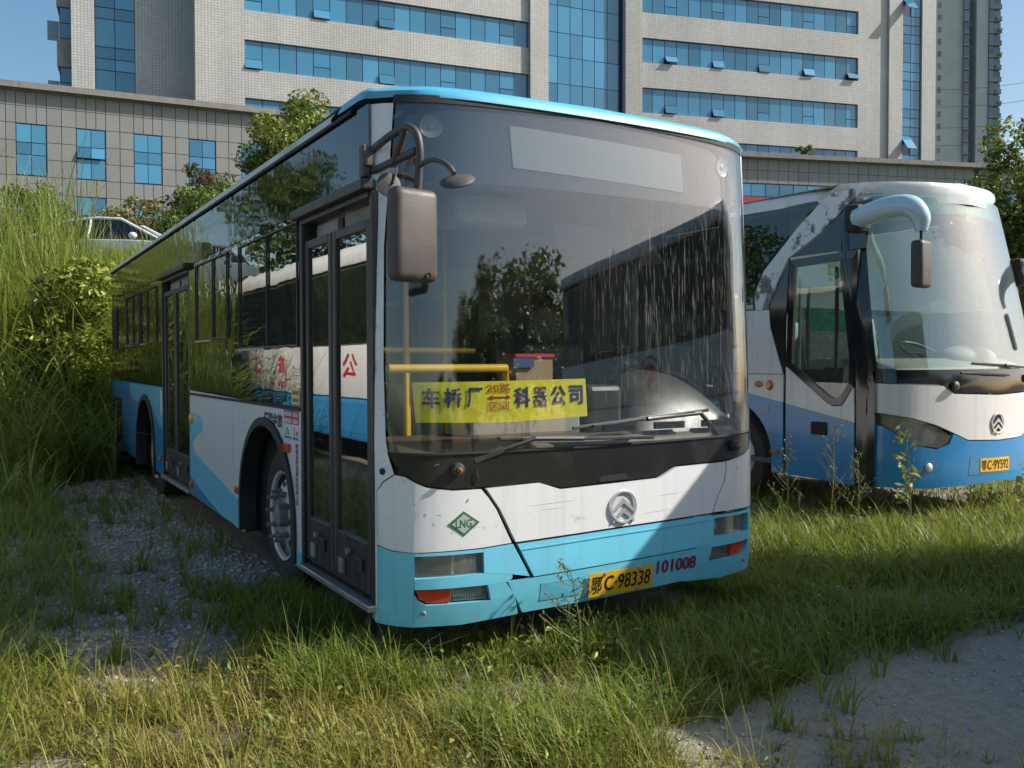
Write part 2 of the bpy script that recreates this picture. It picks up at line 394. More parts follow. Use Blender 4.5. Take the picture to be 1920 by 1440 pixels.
# plants: colour varies leaf by leaf through the mesh's own colour attribute
def leafmat(name, trans=.35, rough=.5):
    m, nt, out = nodes(name); at = N(nt, 'Attribute', attribute_name='Col')
    d = N(nt, 'BsdfPrincipled', Roughness=rough); L(nt, at.outputs['Color'], d.inputs['Base Color']); d.inputs['Specular IOR Level'].default_value = .35
    t = N(nt, 'BsdfTranslucent'); L(nt, mixc(nt, .5, at.outputs['Color'], (.35, .42, .05)), t.inputs[0])
    mx = N(nt, 'MixShader'); mx.inputs[0].default_value = trans
    L(nt, d.outputs[0], mx.inputs[1]); L(nt, t.outputs[0], mx.inputs[2]); L(nt, mx.outputs[0], out.inputs[0])
leafmat('grass_blade', .35); leafmat('leaf', .28, .42)
solid('bark', (.11, .085, .065), .85, var=.3, scale=12)
solid('stem', (.16, .17, .06), .7, var=.2)
solid('stone', (.42, .385, .325), .9, var=.35, scale=9)
solid('wire_black', (.03, .03, .03), .6)
solid('plastic_scrap', (.22, .42, .48), .4, var=.2)
# ground: packed earth, gravel dust and thin green
m, nt, out = nodes('earth'); p = N(nt, 'BsdfPrincipled', Roughness=.95); L(nt, p.outputs[0], out.inputs[0]); p.inputs['Specular IOR Level'].default_value = .15
a = ramp(nt, tex(nt, 55, 8, .75), [(.25, (.16, .14, .11)), (.5, (.33, .30, .255)), (.8, (.50, .465, .41))])
b = ramp(nt, tex(nt, 9, 8, .7), [(.3, (.20, .175, .14)), (.7, (.42, .39, .34))])
c = mixc(nt, ramp(nt, tex(nt, .9, 5, .6), [(.42, 0.), (.62, 1.)]), a, b)
g = mixc(nt, ramp(nt, tex(nt, .35, 6, .65), [(.55, 0.), (.75, .35)]), c, (.08, .085, .03))
tc = N(nt, 'TexCoord'); sp = N(nt, 'SeparateXYZ'); L(nt, tc.outputs['Object'], sp.inputs[0])
mr = N(nt, 'MapRange'); mr.inputs['From Min'].default_value = -3.2; mr.inputs['From Max'].default_value = -5.0; L(nt, mathn(nt, 'ADD', sp.outputs[1], mathn(nt, 'MULTIPLY', tex(nt, .8, 4), 1.5)), mr.inputs[0])  # unseen ground behind the camera, coloured dark to dim its reflection in the windscreen
mr2 = N(nt, 'MapRange'); mr2.inputs['From Min'].default_value = 9.5; mr2.inputs['From Max'].default_value = 11.0; L(nt, sp.outputs[1], mr2.inputs[0])
cover = mathn(nt, 'MAXIMUM', mr.outputs[0], mr2.outputs[0], True)
mx_ = N(nt, 'MapRange'); mx_.inputs['From Min'].default_value = .3; mx_.inputs['From Max'].default_value = .9; L(nt, mathn(nt, 'ADD', sp.outputs[0], mathn(nt, 'MULTIPLY', tex(nt, 3, 4), .4)), mx_.inputs[0])
my_ = N(nt, 'MapRange'); my_.inputs['From Min'].default_value = -.5; my_.inputs['From Max'].default_value = -.95; L(nt, mathn(nt, 'ADD', sp.outputs[1], mathn(nt, 'MULTIPLY', tex(nt, 3, 4), .3)), my_.inputs[0])
g = mixc(nt, mathn(nt, 'MULTIPLY', mx_.outputs[0], my_.outputs[0]), g, ramp(nt, tex(nt, 22, 12, .8), [(.28, (.27, .245, .20)), (.5, (.40, .37, .31)), (.75, (.54, .51, .43))]))
g = mixc(nt, cover, g, ramp(nt, tex(nt, 14, 6, .7), [(.3, (.035, .05, .018)), (.7, (.10, .11, .045))]))
L(nt, g, p.inputs['Base Color'])
L(nt, bump(nt, mathn(nt, 'ADD', tex(nt, 60, 8, .7), mathn(nt, 'MULTIPLY', tex(nt, 8, 5), 1.5)), .8, .03), p.inputs['Normal'])
solid('soil_bank', (.085, .08, .04), .95, var=.3, scale=2)

# ------------------------------------------------------------------ ground, bank and terrace
def smooth(t): t = np.clip(t, 0, 1); return t * t * (3 - 2 * t)
def vnoise(x, y, s, seed=0):
    x = np.asarray(x, float) * s + seed * 17.3; y = np.asarray(y, float) * s - seed * 9.1
    return (np.sin(x * 1.3 + 1.7 * np.sin(y * .7 + seed)) + np.sin(y * 1.7 + 1.3 * np.sin(x * .9 + 2 + seed)) + np.sin((x + y) * .8 + seed * 2.)) / 3
def bank_start(u): return 11.0 + 5.2 * smooth((-1.6 - u) / 1.6) + 2.6 * smooth((u - 3) / 2)
def gz(u, s):
    u = np.asarray(u, float); s = np.asarray(s, float)
    b = bank_start(u)
    z = 3.45 * smooth((s - b) / 5.6)
    near = np.exp(-((u - 1) ** 2 + s ** 2) / 900)
    z = z + near * (.035 * vnoise(u, s, .9) + .018 * vnoise(u, s, 3.1, 2)) * (1 - .75 * smooth((s - b - 5) / 3))
    z = z - .05 * np.exp(-(((u - .4) / .5) ** 2 + ((s + .1) / .5) ** 2))
    return z
def axis(lo, hi, d):
    a = list(np.arange(lo, hi + 1e-6, d)); st = d; x = hi
    while x < 700: st *= 1.35; x += st; a.append(x)
    st = d; x = lo
    while x > -700: st *= 1.35; x -= st; a.insert(0, x)
    return np.array(a)
gx = axis(-7, 14, .2); gy = axis(-6, 19, .2); GX, GY = np.meshgrid(gx, gy); GZ = gz(GX, GY)
gv = np.stack([GX.ravel(), GY.ravel(), GZ.ravel()], 1); nx = len(gx); ny = len(gy)
ii = (np.arange(ny - 1)[:, None] * nx + np.arange(nx - 1)[None]).ravel()
gf = np.stack([ii, ii + 1, ii + nx + 1, ii + nx], 1)
def np_mesh(name, v, quads=None, tris=None, colr=None, smooth_=False):
    me = bpy.data.meshes.new(name); nv = len(v); nq = 0 if quads is None else len(quads); ntr = 0 if tris is None else len(tris)
    me.vertices.add(nv); me.vertices.foreach_set('co', np.ascontiguousarray(v, np.float32).ravel())
    idx = []; st = []; tot = []; k = 0
    if nq: idx.append(np.asarray(quads).ravel()); st.append(np.arange(nq) * 4); tot.append(np.full(nq, 4)); k = nq * 4
    if ntr: idx.append(np.asarray(tris).ravel()); st.append(k + np.arange(ntr) * 3); tot.append(np.full(ntr, 3))
    idx = np.concatenate(idx).astype(np.int32); st = np.concatenate(st).astype(np.int32)
    me.loops.add(len(idx)); me.loops.foreach_set('vertex_index', idx)
    me.polygons.add(len(st)); me.polygons.foreach_set('loop_start', st)
    me.update(calc_edges=True)
    if smooth_: me.polygons.foreach_set('use_smooth', np.ones(len(st), bool))
    if colr is not None:
        at = me.color_attributes.new('Col', 'FLOAT_COLOR', 'POINT')
        at.data.foreach_set('color', np.concatenate([colr, np.ones((nv, 1))], 1).astype(np.float32).ravel())
    return me
ground = struct(link('ground', np_mesh('ground', gv, quads=gf, smooth_=True), 'earth'))

def in_frame(u, s, margin=.06, zc=0.3):
    d = np.stack([u - CAM.x, s - CAM.y, np.full_like(u, zc - CAM.z)], 1)
    dep = d @ np.array(_fw); lat = d @ np.array(_rt); ver = d @ np.array(_up)
    return (dep > .3) & (np.abs(lat) < (.558 + margin) * dep + .25) & (ver > -(.419 + margin) * dep - .5)

def blades(P, h, w, phi, bend, colr, seg=3, droop=.35, tipcol=None):
    n = len(P); ts = np.linspace(0, 1, seg + 1); d = np.stack([np.cos(phi), np.sin(phi)], 1); pr = np.stack([-np.sin(phi), np.cos(phi)], 1)
    V = np.zeros((n, 2 * seg + 1, 3)); C = np.zeros((n, 2 * seg + 1, 3))
    for k, t in enumerate(ts):
        c = P.copy(); c[:, :2] += d * (bend * h * t ** 1.8)[:, None]; c[:, 2] += h * t * (1 - droop * bend * t ** 1.5)
        cc = colr
        if tipcol is not None: cc = cc * (1 - t ** 2) + tipcol * t ** 2
        if k < seg:
            ww = w * (1 - t) ** .6 * .5 if k else w * .4
            V[:, 2 * k] = c; V[:, 2 * k + 1] = c; V[:, 2 * k, :2] -= pr * ww[:, None]; V[:, 2 * k + 1, :2] += pr * ww[:, None]
            C[:, 2 * k] = cc; C[:, 2 * k + 1] = cc
        else: V[:, 2 * k] = c; C[:, 2 * k] = cc
    m = 2 * seg + 1; base = np.arange(n) * m
    q = np.concatenate([np.stack([base + 2 * k, base + 2 * k + 1, base + 2 * k + 3, base + 2 * k + 2], 1) for k in range(seg - 1)])
    t = np.stack([base + 2 * seg - 2, base + 2 * seg - 1, base + 2 * seg], 1)
    return V.reshape(-1, 3), q, t, C.reshape(-1, 3)
def grass_obj(name, args, mat='grass_blade', kind='stuff', parent=None):
    vs_, qs, ts, cs = [], [], [], []; o = 0
    for v, q, t, c in args:
        vs_.append(v); qs.append(q + o); ts.append(t + o); cs.append(c); o += len(v)
    return link(name, np_mesh(name, np.concatenate(vs_), np.concatenate(qs), np.concatenate(ts), np.concatenate(cs)), mat, parent, kind)
class Surf:
    def __init__(s,PL,cx,y0,lean,bot,taper,z0,zr,bz=.5,tend=1.7):
        s.tend=tend
        s.cx,s.y0,s.lean,s.bot,s.taper,s.z0,s.zr,s.bz=cx,y0,lean,bot,taper,z0,zr,bz
        P=[(-PL[1][0],PL[1][1])]+list(PL)+[(PL[-1][0],2*PL[-1][1]-PL[-2][1])]
        D=[]
        for i in range(1,len(P)-2):
            p0,p1,p2,p3=P[i-1:i+3]
            for k in range(16):
                t=k/16
                D.append(tuple(.5*(2*p1[j]+(p2[j]-p0[j])*t+(2*p0[j]-5*p1[j]+4*p2[j]-p3[j])*t*t+(3*p1[j]-p0[j]-3*p2[j]+p3[j])*t**3) for j in (0,1)))
        D.append(PL[-1]); s.D=D; A=[0]
        for i in range(1,len(D)): A.append(A[-1]+math.hypot(D[i][0]-D[i-1][0],D[i][1]-D[i-1][1]))
        s.A=A
    def plan(s,a):
        A,D=s.A,s.D
        if a>=A[-1]: return D[-1][0],D[-1][1]+a-A[-1]
        lo,hi=0,len(A)-1
        while hi-lo>1:
            m=(lo+hi)//2
            if A[m]<=a: lo=m
            else: hi=m
        t=(a-A[lo])/(A[hi]-A[lo]); return D[lo][0]+(D[hi][0]-D[lo][0])*t,D[lo][1]+(D[hi][1]-D[lo][1])*t
    def __call__(s,a,z,off=0.):
        sg=1 if a>=0 else -1; aa=abs(a)
        x,y=s.plan(aa); x1,y1=s.plan(aa+.004); l=math.hypot(x1-x,y1-y) or 1
        x+=(y1-y)/l*off; y-=(x1-x)/l*off
        if z<s.bz: y+=s.bot*((s.bz-z)/.23)**2*max(0,1-max(0,aa-1.0)/.4)
        if z>s.z0:
            q=z-s.z0
            y+=s.lean*q*max(0,1-max(0,aa-1.2)/(s.A[-1]-1.25 if s.lean>.1 else .35))
            x-=s.taper*(q/s.zr)**1.4*max(0,min(1,(s.tend-aa)/.3))*min(1,aa/.9)
        return (s.cx+sg*x,s.y0+y,z)

# ------------------------------------------------------------------ the city bus
BF = Surf([(0,0),(.3,.003),(.6,.014),(.85,.034),(1.0,.062),(1.1,.10),(1.17,.15),(1.215,.205),(1.242,.262),(1.25,.33),(1.25,1.2)], 1.25, 0., .045, .035, .03, 1.05, 1.7, tend=1.42)
def near_side(s, z, off=0.): return (-off, s, z)
def far_side(s, z, off=0.): return (2.5 + off, s, z)
bus = thing('city_bus', (1.25, 5.2, 0), 'white and sky blue city bus with a yellow route banner behind its windscreen', 'bus')

def rect(a0, z0, a1, z1): return [(a0, z0), (a1, z0), (a1, z1), (a0, z1)]
def arch(c, r, zb, zc, rz, n=20): return [(c - r, zb)] + [(c - r * math.cos(math.pi * k / n), zc + rz * math.sin(math.pi * k / n)) for k in range(n + 1)] + [(c + r, zb)]
FA, RA = 2.205, 7.33   # axle positions
# --- door side lower panels
pan = MB().patch([[(1.41, .295)] + arch(FA, .645, .285, .5, .62) + [(3.127, .30), (3.127, 1.262), (1.41, 1.24)]], near_side, .02, -.02, (0, 0)).build('side_panel', 'bus_white', bus)
MB().patch([[(3.133, .30), (4.745, .33), (4.745, 1.278), (3.133, 1.262)]], near_side, .02, -.02, (0, 0)).build('side_panel', 'bus_white', bus)
MB().patch([[(6.17, .34)] + arch(RA, .63, .35, .5, .62) + [(8.6, .36), (8.6, 1.285), (6.17, 1.275)]], near_side, .02, -.02, (0, 0)).build('side_panel', 'bus_blue', bus)
MB().patch([rect(8.606, .37, 10.33, 1.285)], near_side, .02, -.02, (0, 0)).build('engine_flap', 'bus_blue', bus)
# livery printed on the panels
MB().patch([[(4.744, 1.075), (4.55, 1.09), (4.3, 1.06), (4.2, 1.0), (4.26, .93), (4.5, .87), (4.64, .80), (4.55, .74), (4.2, .68), (3.8, .63), (3.4, .565), (3.134, .53), (3.134, .305), (4.744, .335)]], near_side, .0025, .0005, (0, 0)).build('cyan_wave', 'bus_cyan', bus)
MB().patch([[(3.126, .53), (2.862, .50), (2.862, .30), (3.126, .302)]], near_side, .0025, .0005, (0, 0)).build('cyan_wave', 'bus_cyan', bus)
MB().patch([[(1.548, .395), (1.412, .385), (1.412, .297), (1.548, .292)]], near_side, .0025, .0005, (0, 0)).build('cyan_wave', 'bus_cyan', bus)
MB().patch([[(4.743, .50), (4.35, .43), (3.9, .36), (3.5, .312), (4.743, .337)]], near_side, .002, .0035, (0, 0)).build('blue_wave', 'bus_blue', bus)
MB().patch([[(8.595, 1.27), (6.172, 1.262), (6.172, .82), (6.45, .88), (6.75, .99), (7.0, 1.10), (7.35, 1.15), (7.8, 1.08), (8.2, 1.06), (8.5, 1.12)]], near_side, .0025, .0005, (0, 0)).build('cyan_wave', 'bus_mid_cyan', bus)
g = MB().patch([rect(9.35, .45, 10.2, 1.05)], near_side, .006, .001, (0, 0)).build('engine_grille', 'door_frame', bus)
for k in range(9): MB().box((-.014, 9.37, .48 + k * .062), (-.006, 10.18, .505 + k * .062)).build('slat', 'rubber', g)
# --- wheel arch trims, wheels
def wheel(c, y, side, inset, steer=0., front=True):
    """side -1: outer face towards -x"""
    wm = Matrix.Translation(c) @ Matrix.Rotation(steer, 4, 'Z'); ax = (wm.to_3x3() @ Vector((side, 0, 0)))
    t = MB().lathe([(.27, -.13), (.30, -.135), (.44, -.13), (.485, -.10), (.495, -.05), (.495, .05), (.485, .10), (.44, .13), (.33, .135), (.29, .12), (.27, .10)], c, ax, 40).build('wheel', 'tyre', bus, 40)
    rimm = MB().lathe([(.29, .125), (.305, .14), (.285, .13), (.27, .06), (.255, .04), (.24, .10 if front else -.02), (.18, .135 if front else -.04), (.15, .14 if front else -.04), (.14, .10 if front else 0), (.0, .10 if front else 0)], c, ax, 40).build('rim', 'rim', t, 40)
    hb = MB().lathe([(.085, .09), (.078, .15), (.068, .175), (.04, .185), (0, .185)], Vector(c) - (ax * .0 if front else ax * .1), ax, 20).build('hub_cap', 'hub_grey', t, 40)
    up = Vector((0, 0, 1)); tv = ax.cross(up)
    for k in range(10):
        w = 2 * math.pi * (k + .3) / 10; p0 = Vector(c) + (up * math.cos(w) + tv * math.sin(w)) * .165 + ax * (.13 if front else .0)
        MB().tube([p0, p0 + ax * .035], .021, 6).tube([p0 + ax * .035, p0 + ax * .075], .013, 8).build('wheel_nut', 'hub_grey', t)
        w = 2 * math.pi * k / 10; q = Vector(c) + (up * math.cos(w) + tv * math.sin(w)) * .212 + ax * (.126 if front else .0)
        if k % 1 == 0 and front: MB().ball(q, (.004, .018, .024), 12, 8).build('vent_hole', 'dark_core', t, 40)
wheel((.25, FA, .49), FA, -1, .1, 0)
wheel((.25, RA, .49), RA, -1, .1, 0, False)
wheel((2.25, FA, .49), FA, 1, .1, 0); wheel((2.25, RA, .49), RA, 1, .1, 0, False)
for c, r in ((FA, .645), (RA, .63)):
    for x, fn in ((0, near_side), (2.5, far_side)):
        A = arch(c, r - .012, .30, .5, .608, 20); m = MB(); out_ = arch(c, r + .045, .30, .5, .665, 20)
        n = len(A); vv = [fn(p[0], p[1], .022) for p in A] + [fn(p[0], p[1], .018) for p in out_] + [fn(p[0], p[1], -.10) for p in A] + [fn(p[0], p[1], .001) for p in out_]
        m.add(vv, [(i, i + 1, n + i + 1, n + i) for i in range(n - 1)] + [(i, i + 1, 2 * n + i + 1, 2 * n + i) for i in range(n - 1)] + [(n + i, n + i + 1, 3 * n + i + 1, 3 * n + i) for i in range(n - 1)])
        m.build('wheel_arch_trim', 'rubber', bus, 50)
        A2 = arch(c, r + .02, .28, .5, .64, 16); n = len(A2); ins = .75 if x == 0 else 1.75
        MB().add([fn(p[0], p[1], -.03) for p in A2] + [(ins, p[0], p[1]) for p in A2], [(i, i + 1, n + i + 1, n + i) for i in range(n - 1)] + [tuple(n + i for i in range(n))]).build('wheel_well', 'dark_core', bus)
# --- body core: underside, skirt backing, far side
MB().box((.03, .35, .26), (2.47, 1.52, .36)).build('underframe', 'dark_core', bus)
MB().box((.6, 1.5, .30), (1.9, 10.3, .36)).build('underframe', 'dark_core', bus)
MB().patch([[(.42, .29), (1.54, .29)] + arch(FA, .66, .29, .5, .64)[1:-1] + [(2.87, .29), (6.66, .33)] + arch(RA, .65, .33, .5, .64)[1:-1] + [(8.0, .34), (10.33, .36), (10.33, 1.27), (.42, 1.2)]], far_side, .02, -.02, (0, 0)).build('far_side_panel', 'bus_white', bus)
for a0, a1 in ((.45, 1.9), (1.96, 3.5), (3.56, 5.1), (5.16, 6.7), (6.76, 8.3), (8.36, 10.2)):
    MB().patch([rect(a0, 1.27, a1, 2.40)], far_side, .006, -.008, (0, 0)).build('window', 'tinted', bus)
for a in (.42, 1.93, 3.53, 5.13, 6.73, 8.33, 10.23): MB().box((2.44, a - .035, 1.2), (2.497, a + .035, 2.45)).build('window_pillar', 'black_gloss', bus)
MB().patch([rect(.42, 2.405, 10.33, 2.80)], far_side, .012, -.012, (0, 0)).build('upper_panel', 'black_panel', bus)
# --- door side glazing
for a0, a1, mt in ((1.41, 3.127, 'tinted'), (3.133, 4.745, 'tinted_dark'), (6.17, 8.2, 'tinted_dark'), (8.206, 10.33, 'tinted_dark')):
    z0 = 1.262 if a0 < 2 else 1.282 if a0 < 5 else 1.29
    MB().patch([rect(a0, z0, a1, 2.415)], near_side, .008, -.012, (0, 0)).build('window', mt, bus)
for a0, a1, mt in ((.30, 1.75, 'black_panel'), (1.756, 4.2, 'black_panel'), (4.206, 6.9, 'black_wavy'), (6.906, 10.33, 'black_wavy')):
    MB().patch([rect(a0, 2.42, a1, 2.80)], near_side, .010, -.012, (0, 0)).build('upper_panel', mt, bus)
for a0, z0, a1, z1, c in ((1.45, 1.63, 2.88, 2.38, 2.12), (3.25, 1.72, 4.43, 2.38, 3.75), (6.5, 1.75, 7.6, 2.36, 7.1), (7.7, 1.75, 8.8, 2.36, 8.2)):
    t = .011; fr = MB()
    for q in (rect(a0, z0, a1, z0 + t), rect(a0, z1 - t, a1, z1), rect(a0, z0 + t, a0 + t, z1 - t), rect(a1 - t, z0 + t, a1, z1 - t), rect(c, z0 + t, c + t, z1 - t)): fr.patch([q], near_side, .012, -.002, (0, 0))
    f = fr.build('window_frame', 'door_frame', bus)
    MB().patch([rect(c + .03, z0 - .014, a1 - .02, z0 - .002)], near_side, .02, .0, (0, 0)).build('window_ledge', 'alu', f)
for a in (3.13, 4.72, 6.2, 8.2, 10.3): MB().box((.015, a - .04, 1.29), (.06, a + .04, 2.45)).build('window_pillar', 'dark_core', bus)
MB().patch([rect(1.41, 1.238, 4.745, 1.258)], near_side, .014, -.004, (0, 0)).build('belt_seal', 'rubber', bus)
lv = MB().patch([rect(9.7, 1.72, 10.22, 2.28)], near_side, .006, -.002, (0, 0)).build('air_louvre', 'rubber', bus)
for k in range(13): MB().box((-.016, 9.72, 1.74 + k * .042), (-.003, 10.2, 1.755 + k * .042)).build('slat', 'door_frame', lv)
# --- doors
def door(y0, y1, z0, z1, ztop):
    d = MB().box((.012, y0 + .01, z0), (.02, y1 - .01, z0 + .01)).build('door', 'rubber', bus)
    fr = MB()
    for lo, hi in (((.004, y0 + .006, z0), (.06, y0 + .045, ztop)), ((-.006, y1 - .045, z0), (.06, y1, ztop)), ((-.006, y0 + .045, ztop - .03), (.06, y1 - .045, ztop))): fr.box(lo, hi)
    fr.build('door_frame', 'door_frame', d, bevel=.006)
    ym = (y0 + y1) / 2 + .05
    for a, b in ((y0 + .055, ym - .008), (ym + .008, y1 - .055)):
        lf = MB(); w = .055; zl, zu = z0 + .03, ztop - .13
        for lo, hi in (((.01, a, zl), (.05, a + w, zu)), ((.01, b - w, zl), (.05, b, zu)), ((.01, a + w, zl), (.05, b - w, zl + .26)), ((.01, a + w, zu - .05), (.05, b - w, zu))): lf.box(lo, hi)
        f = lf.build('door_leaf', 'door_frame', d, bevel=.008)
        MB().box((.026, a + w, zl + .26), (.034, b - w, zu - .05)).build('pane', 'door_glass', f)
        MB().box((-.004, a + w + .05, zl + .1), (.008, a + w + .14, zl + .17)).build('hinge_bracket', 'door_frame', f, bevel=.004)
        MB().box((-.008, b - w - .13, zl + .04), (.009, b - w - .06, zl + .12)).build('hinge_bracket', 'hub_grey', f, bevel=.004)
        MB().tube([(-.004, (a + b) / 2, zl + .18), (-.02, (a + b) / 2, zl + .18)], .018, 10).build('bolt', 'hub_grey', f)
        MB().box((.07, a + .05, zu + .01), (.10, b - .05, zu + .09)).build('door_mechanism', 'hub_grey', f)
        MB().tube([(.09, a + .06, zl + .9), (.09, b - .06, zl + .55)], .016, 8).build('grab_bar', 'rail_yellow', f)
    MB().box((-.05, y0 + .01, ztop), (.03, y1 + .06, ztop + .055)).build('door_header', 'door_frame', d, bevel=.012)
    MB().box((-.03, y0, z0 - .035), (.10, y1, z0 - .002)).build('door_sill', 'alu', d, bevel=.006)
door(.255, 1.405, .335, 0, 2.375)
door(4.75, 6.165, .365, 0, 2.385)
# --- front pillar (white), between door and windscreen
PIL = [(-1.322, .25), (-1.326, .62), (-1.326, .92), (-1.33, 1.5), (-1.33, 2.80), (-1.195, 2.80), (-1.22, 2.45), (-1.252, 2.1), (-1.262, 1.5), (-1.255, 1.15), (-1.24, 1.07), (-1.212, .99), (-1.27, .955), (-1.314, .905), (-1.314, .25)]
MB().patch([PIL], BF, .012, -.012).build('front_pillar', 'bus_white', bus, 40)
MB().patch([[(-p[0], p[1]) for p in PIL]], BF, .012, -.012).build('front_pillar', 'bus_white', bus, 40)
MB().lathe([(.0, .01), (.013, .01), (.017, .006), (.017, 0), (0, 0)], BF(-1.275, 1.0, 0), (-.93, -.36, 0), 16).build('pillar_plug', 'rubber', bus, 40)
# --- front mask
def side_z(pts, k): return [(-a + 0., z + .02) for a, z in pts]
BLK = [(-1.236, 1.085), (-1.205, 1.03), (-1.154, .987), (-1.10, .953), (-1.05, .932), (-.92, .911), (-.76, .913), (-.442, .923), (-.314, .881), (.331, .897), (.46, .952), (.85, .957), (.95, .967), (1.05, .985), (1.13, 1.015), (1.2, 1.06), (1.236, 1.10)]
MB().patch([BLK + [(1.236, 1.105), (0, 1.09), (-1.05, 1.086), (-1.236, 1.09)]], BF, .018, -.022).build('wiper_panel', 'front_black', bus, 40)
cl_top = [(-1.206, .984), (-1.155, .975), (-1.10, .944), (-1.05, .922), (-.92, .902), (-.775, .903)]
MB().patch([[(-1.310, .637), (-1.226, .617), (-1.117, .607), (-.766, .611), (-.605, .622), (-.69, .796), (-.735, .86), (-.772, .902)] + cl_top[::-1][1:] + [(-1.265, .948), (-1.308, .90)]], BF, .02, -.02).build('corner_panel', 'bus_white', bus, 40)
MB().patch([[(1.310, .665), (1.226, .655), (.755, .66), (.79, .74), (.855, .84), (.868, .90), (.866, .946), (.95, .957), (1.05, .975), (1.13, 1.004), (1.207, 1.05), (1.265, .97), (1.308, .92)]], BF, .02, -.02).build('corner_panel', 'bus_white', bus, 40)
hood = MB().patch([[(-.583, .624), (.018, .644), (.737, .66), (.775, .74), (.838, .84), (.852, .90), (.850, .946), (.462, .942), (.333, .888), (-.315, .872), (-.445, .914), (-.745, .905), (-.715, .86), (-.67, .796)]], BF, .026, -.02).build('bonnet', 'bus_white', bus, 40)
MB().patch([[(-.573, .612), (.018, .632), (.733, .648), (.695, .475), (.01, .453), (-.477, .437)]], BF, .024, -.02).build('bonnet_lower', 'bus_cyan', bus, 40)
MB().patch([[(-.56, .585), (.018, .606), (.725, .622), (.722, .616), (.018, .600), (-.557, .579)]], BF, .004, .004).build('bonnet_crease', 'bus_mid_cyan', bus, 40)
MB().patch([[(-.624, .425), (-.478, .430), (.01, .446), (.697, .468), (.757, .478), (.70, .290), (0, .262), (-.52, .247)]], BF, .02, -.02).build('bumper_centre', 'bus_cyan', bus, 40)
def corner(sg, dz):
    X = lambda L_: [(sg * a, z + dz) for a, z in L_]
    P = [X([(-1.314, .25), (-1.112, .235), (-1.112, .604), (-1.226, .612), (-1.314, .633)]),
         X([(-1.111, .235), (-.86, .225), (-.545, .243), (-.58, .35), (-.712, .338), (-1.05, .345), (-1.09, .37), (-1.111, .40)]),
         X([(-1.111, .425), (-.735, .422), (-.632, .424), (-.60, .44), (-.60, .46), (-.757, .483), (-1.111, .478)]),
         X([(-.734, .421), (-.712, .339), (-.58, .351), (-.634, .423)]),
         X([(-.756, .484), (-.60, .461), (-.50, .44), (-.597, .615), (-.760, .604)]),
         X([(-1.111, .588), (-.761, .588), (-.761, .604), (-1.111, .602)])]
    return MB().patch(P, BF, .02, -.02)
for sg, dz in ((-1, 0.), (1, .035)):
    sgn = 1 if sg == -1 else -1
    cn = corner(sgn, dz).build('bumper_corner', 'bus_cyan', bus, 40)
    Xr = lambda L_: [(sgn * a, z + dz) for a, z in L_]
    h = MB().patch([Xr([(-1.12, .47), (-.745, .475), (-.75, .595), (-1.12, .595)])], BF, .004, -.06).build('headlight', 'reflector_bright', bus)
    for a, r in ((-.83, .055), (-.985, .042), (-1.06, .026)):
        o = Vector(BF(sgn * a, .535 + dz, -.056)); nrm = (Vector(BF(sgn * a, .535 + dz, 0)) - o).normalized()
        MB().lathe([(.012, .0), (r * .55, .008), (r * .85, .02), (r, .034), (r * 1.06, .036), (r * 1.07, .03)], o, nrm, 20).ball(o + nrm * .014, .012, 10, 8).build('reflector', 'chrome', h, 50)
    MB().patch([Xr([(-.915, .485), (-.903, .485), (-.903, .585), (-.915, .585)])], BF, .034, -.056).build('lamp_divider', 'chrome', h)
    MB().patch([Xr([(-1.108, .482), (-.758, .486), (-.763, .586), (-1.108, .586)])], BF, .005, -.018).build('lens', 'lamp_lens', h, 40)
    MB().patch([Xr([(-1.085, .375), (-1.04, .352), (-.926, .350), (-.926, .418), (-1.10, .418)])], BF, .02, -.03).build('indicator', 'lamp_red', bus, 40)
    fg = MB().patch([Xr([(-.922, .350), (-.722, .346), (-.738, .416), (-.922, .418)])], BF, .006, -.05).build('fog_lamp', 'fog_white', bus)
    for k in range(14):
        a = -.915 + k * .0125; MB().patch([Xr([(a, .355), (a + .005, .355), (a + .005, .412), (a, .412)])], BF, .012, -.044, (0, 0)).build('rib', 'chrome', fg)
    MB().patch([Xr([(-.922, .350), (-.722, .346), (-.738, .416), (-.922, .418)])], BF, .004, -.02).build('lens', 'lamp_lens', fg)
    o = Vector(BF(sgn * -1.06, .305 + dz, 0)); MB().lathe([(0, .012), (.01, .012), (.013, .004), (.013, 0), (0, 0)], o, (sgn * -.5, -.87, 0), 12).build('bumper_bolt', 'hub_grey', bus)
MB().patch([rect(-1.30, .27, 1.30, 1.10)], BF, .004, -.115).build('front_bulkhead', 'dark_core', bus)
# badge: ring with two chevrons
bo = .075; bd = MB()
ring = [(math.cos(2 * math.pi * k / 36), math.sin(2 * math.pi * k / 36)) for k in range(36)]
bz = .752
vr = [BF(bo + c * .092, bz + s_ * .092, .006) for c, s_ in ring] + [BF(bo + c * .086, bz + s_ * .086, .022) for c, s_ in ring] + [BF(bo + c * .076, bz + s_ * .076, .020) for c, s_ in ring] + [BF(bo + c * .072, bz + s_ * .072, .008) for c, s_ in ring]
bd.add(vr, [(j * 36 + k, j * 36 + (k + 1) % 36, (j + 1) * 36 + (k + 1) % 36, (j + 1) * 36 + k) for j in range(3) for k in range(36)])
for dz in (.0, -.052):
    bd.patch([[(bo - .07, bz - .012 + dz), (bo, bz + .047 + dz), (bo + .07, bz - .012 + dz), (bo + .07, bz - .034 + dz), (bo, bz + .02 + dz), (bo - .07, bz - .034 + dz)]], BF, .012, .007, (0, 0))
bd.build('badge', 'chrome', bus, 40)
MB().patch([[(bo + c * .071, bz + s_ * .071) for c, s_ in ring]], BF, .002, .006, (0, 0)).build('badge_disc', 'sticker_white', bus)
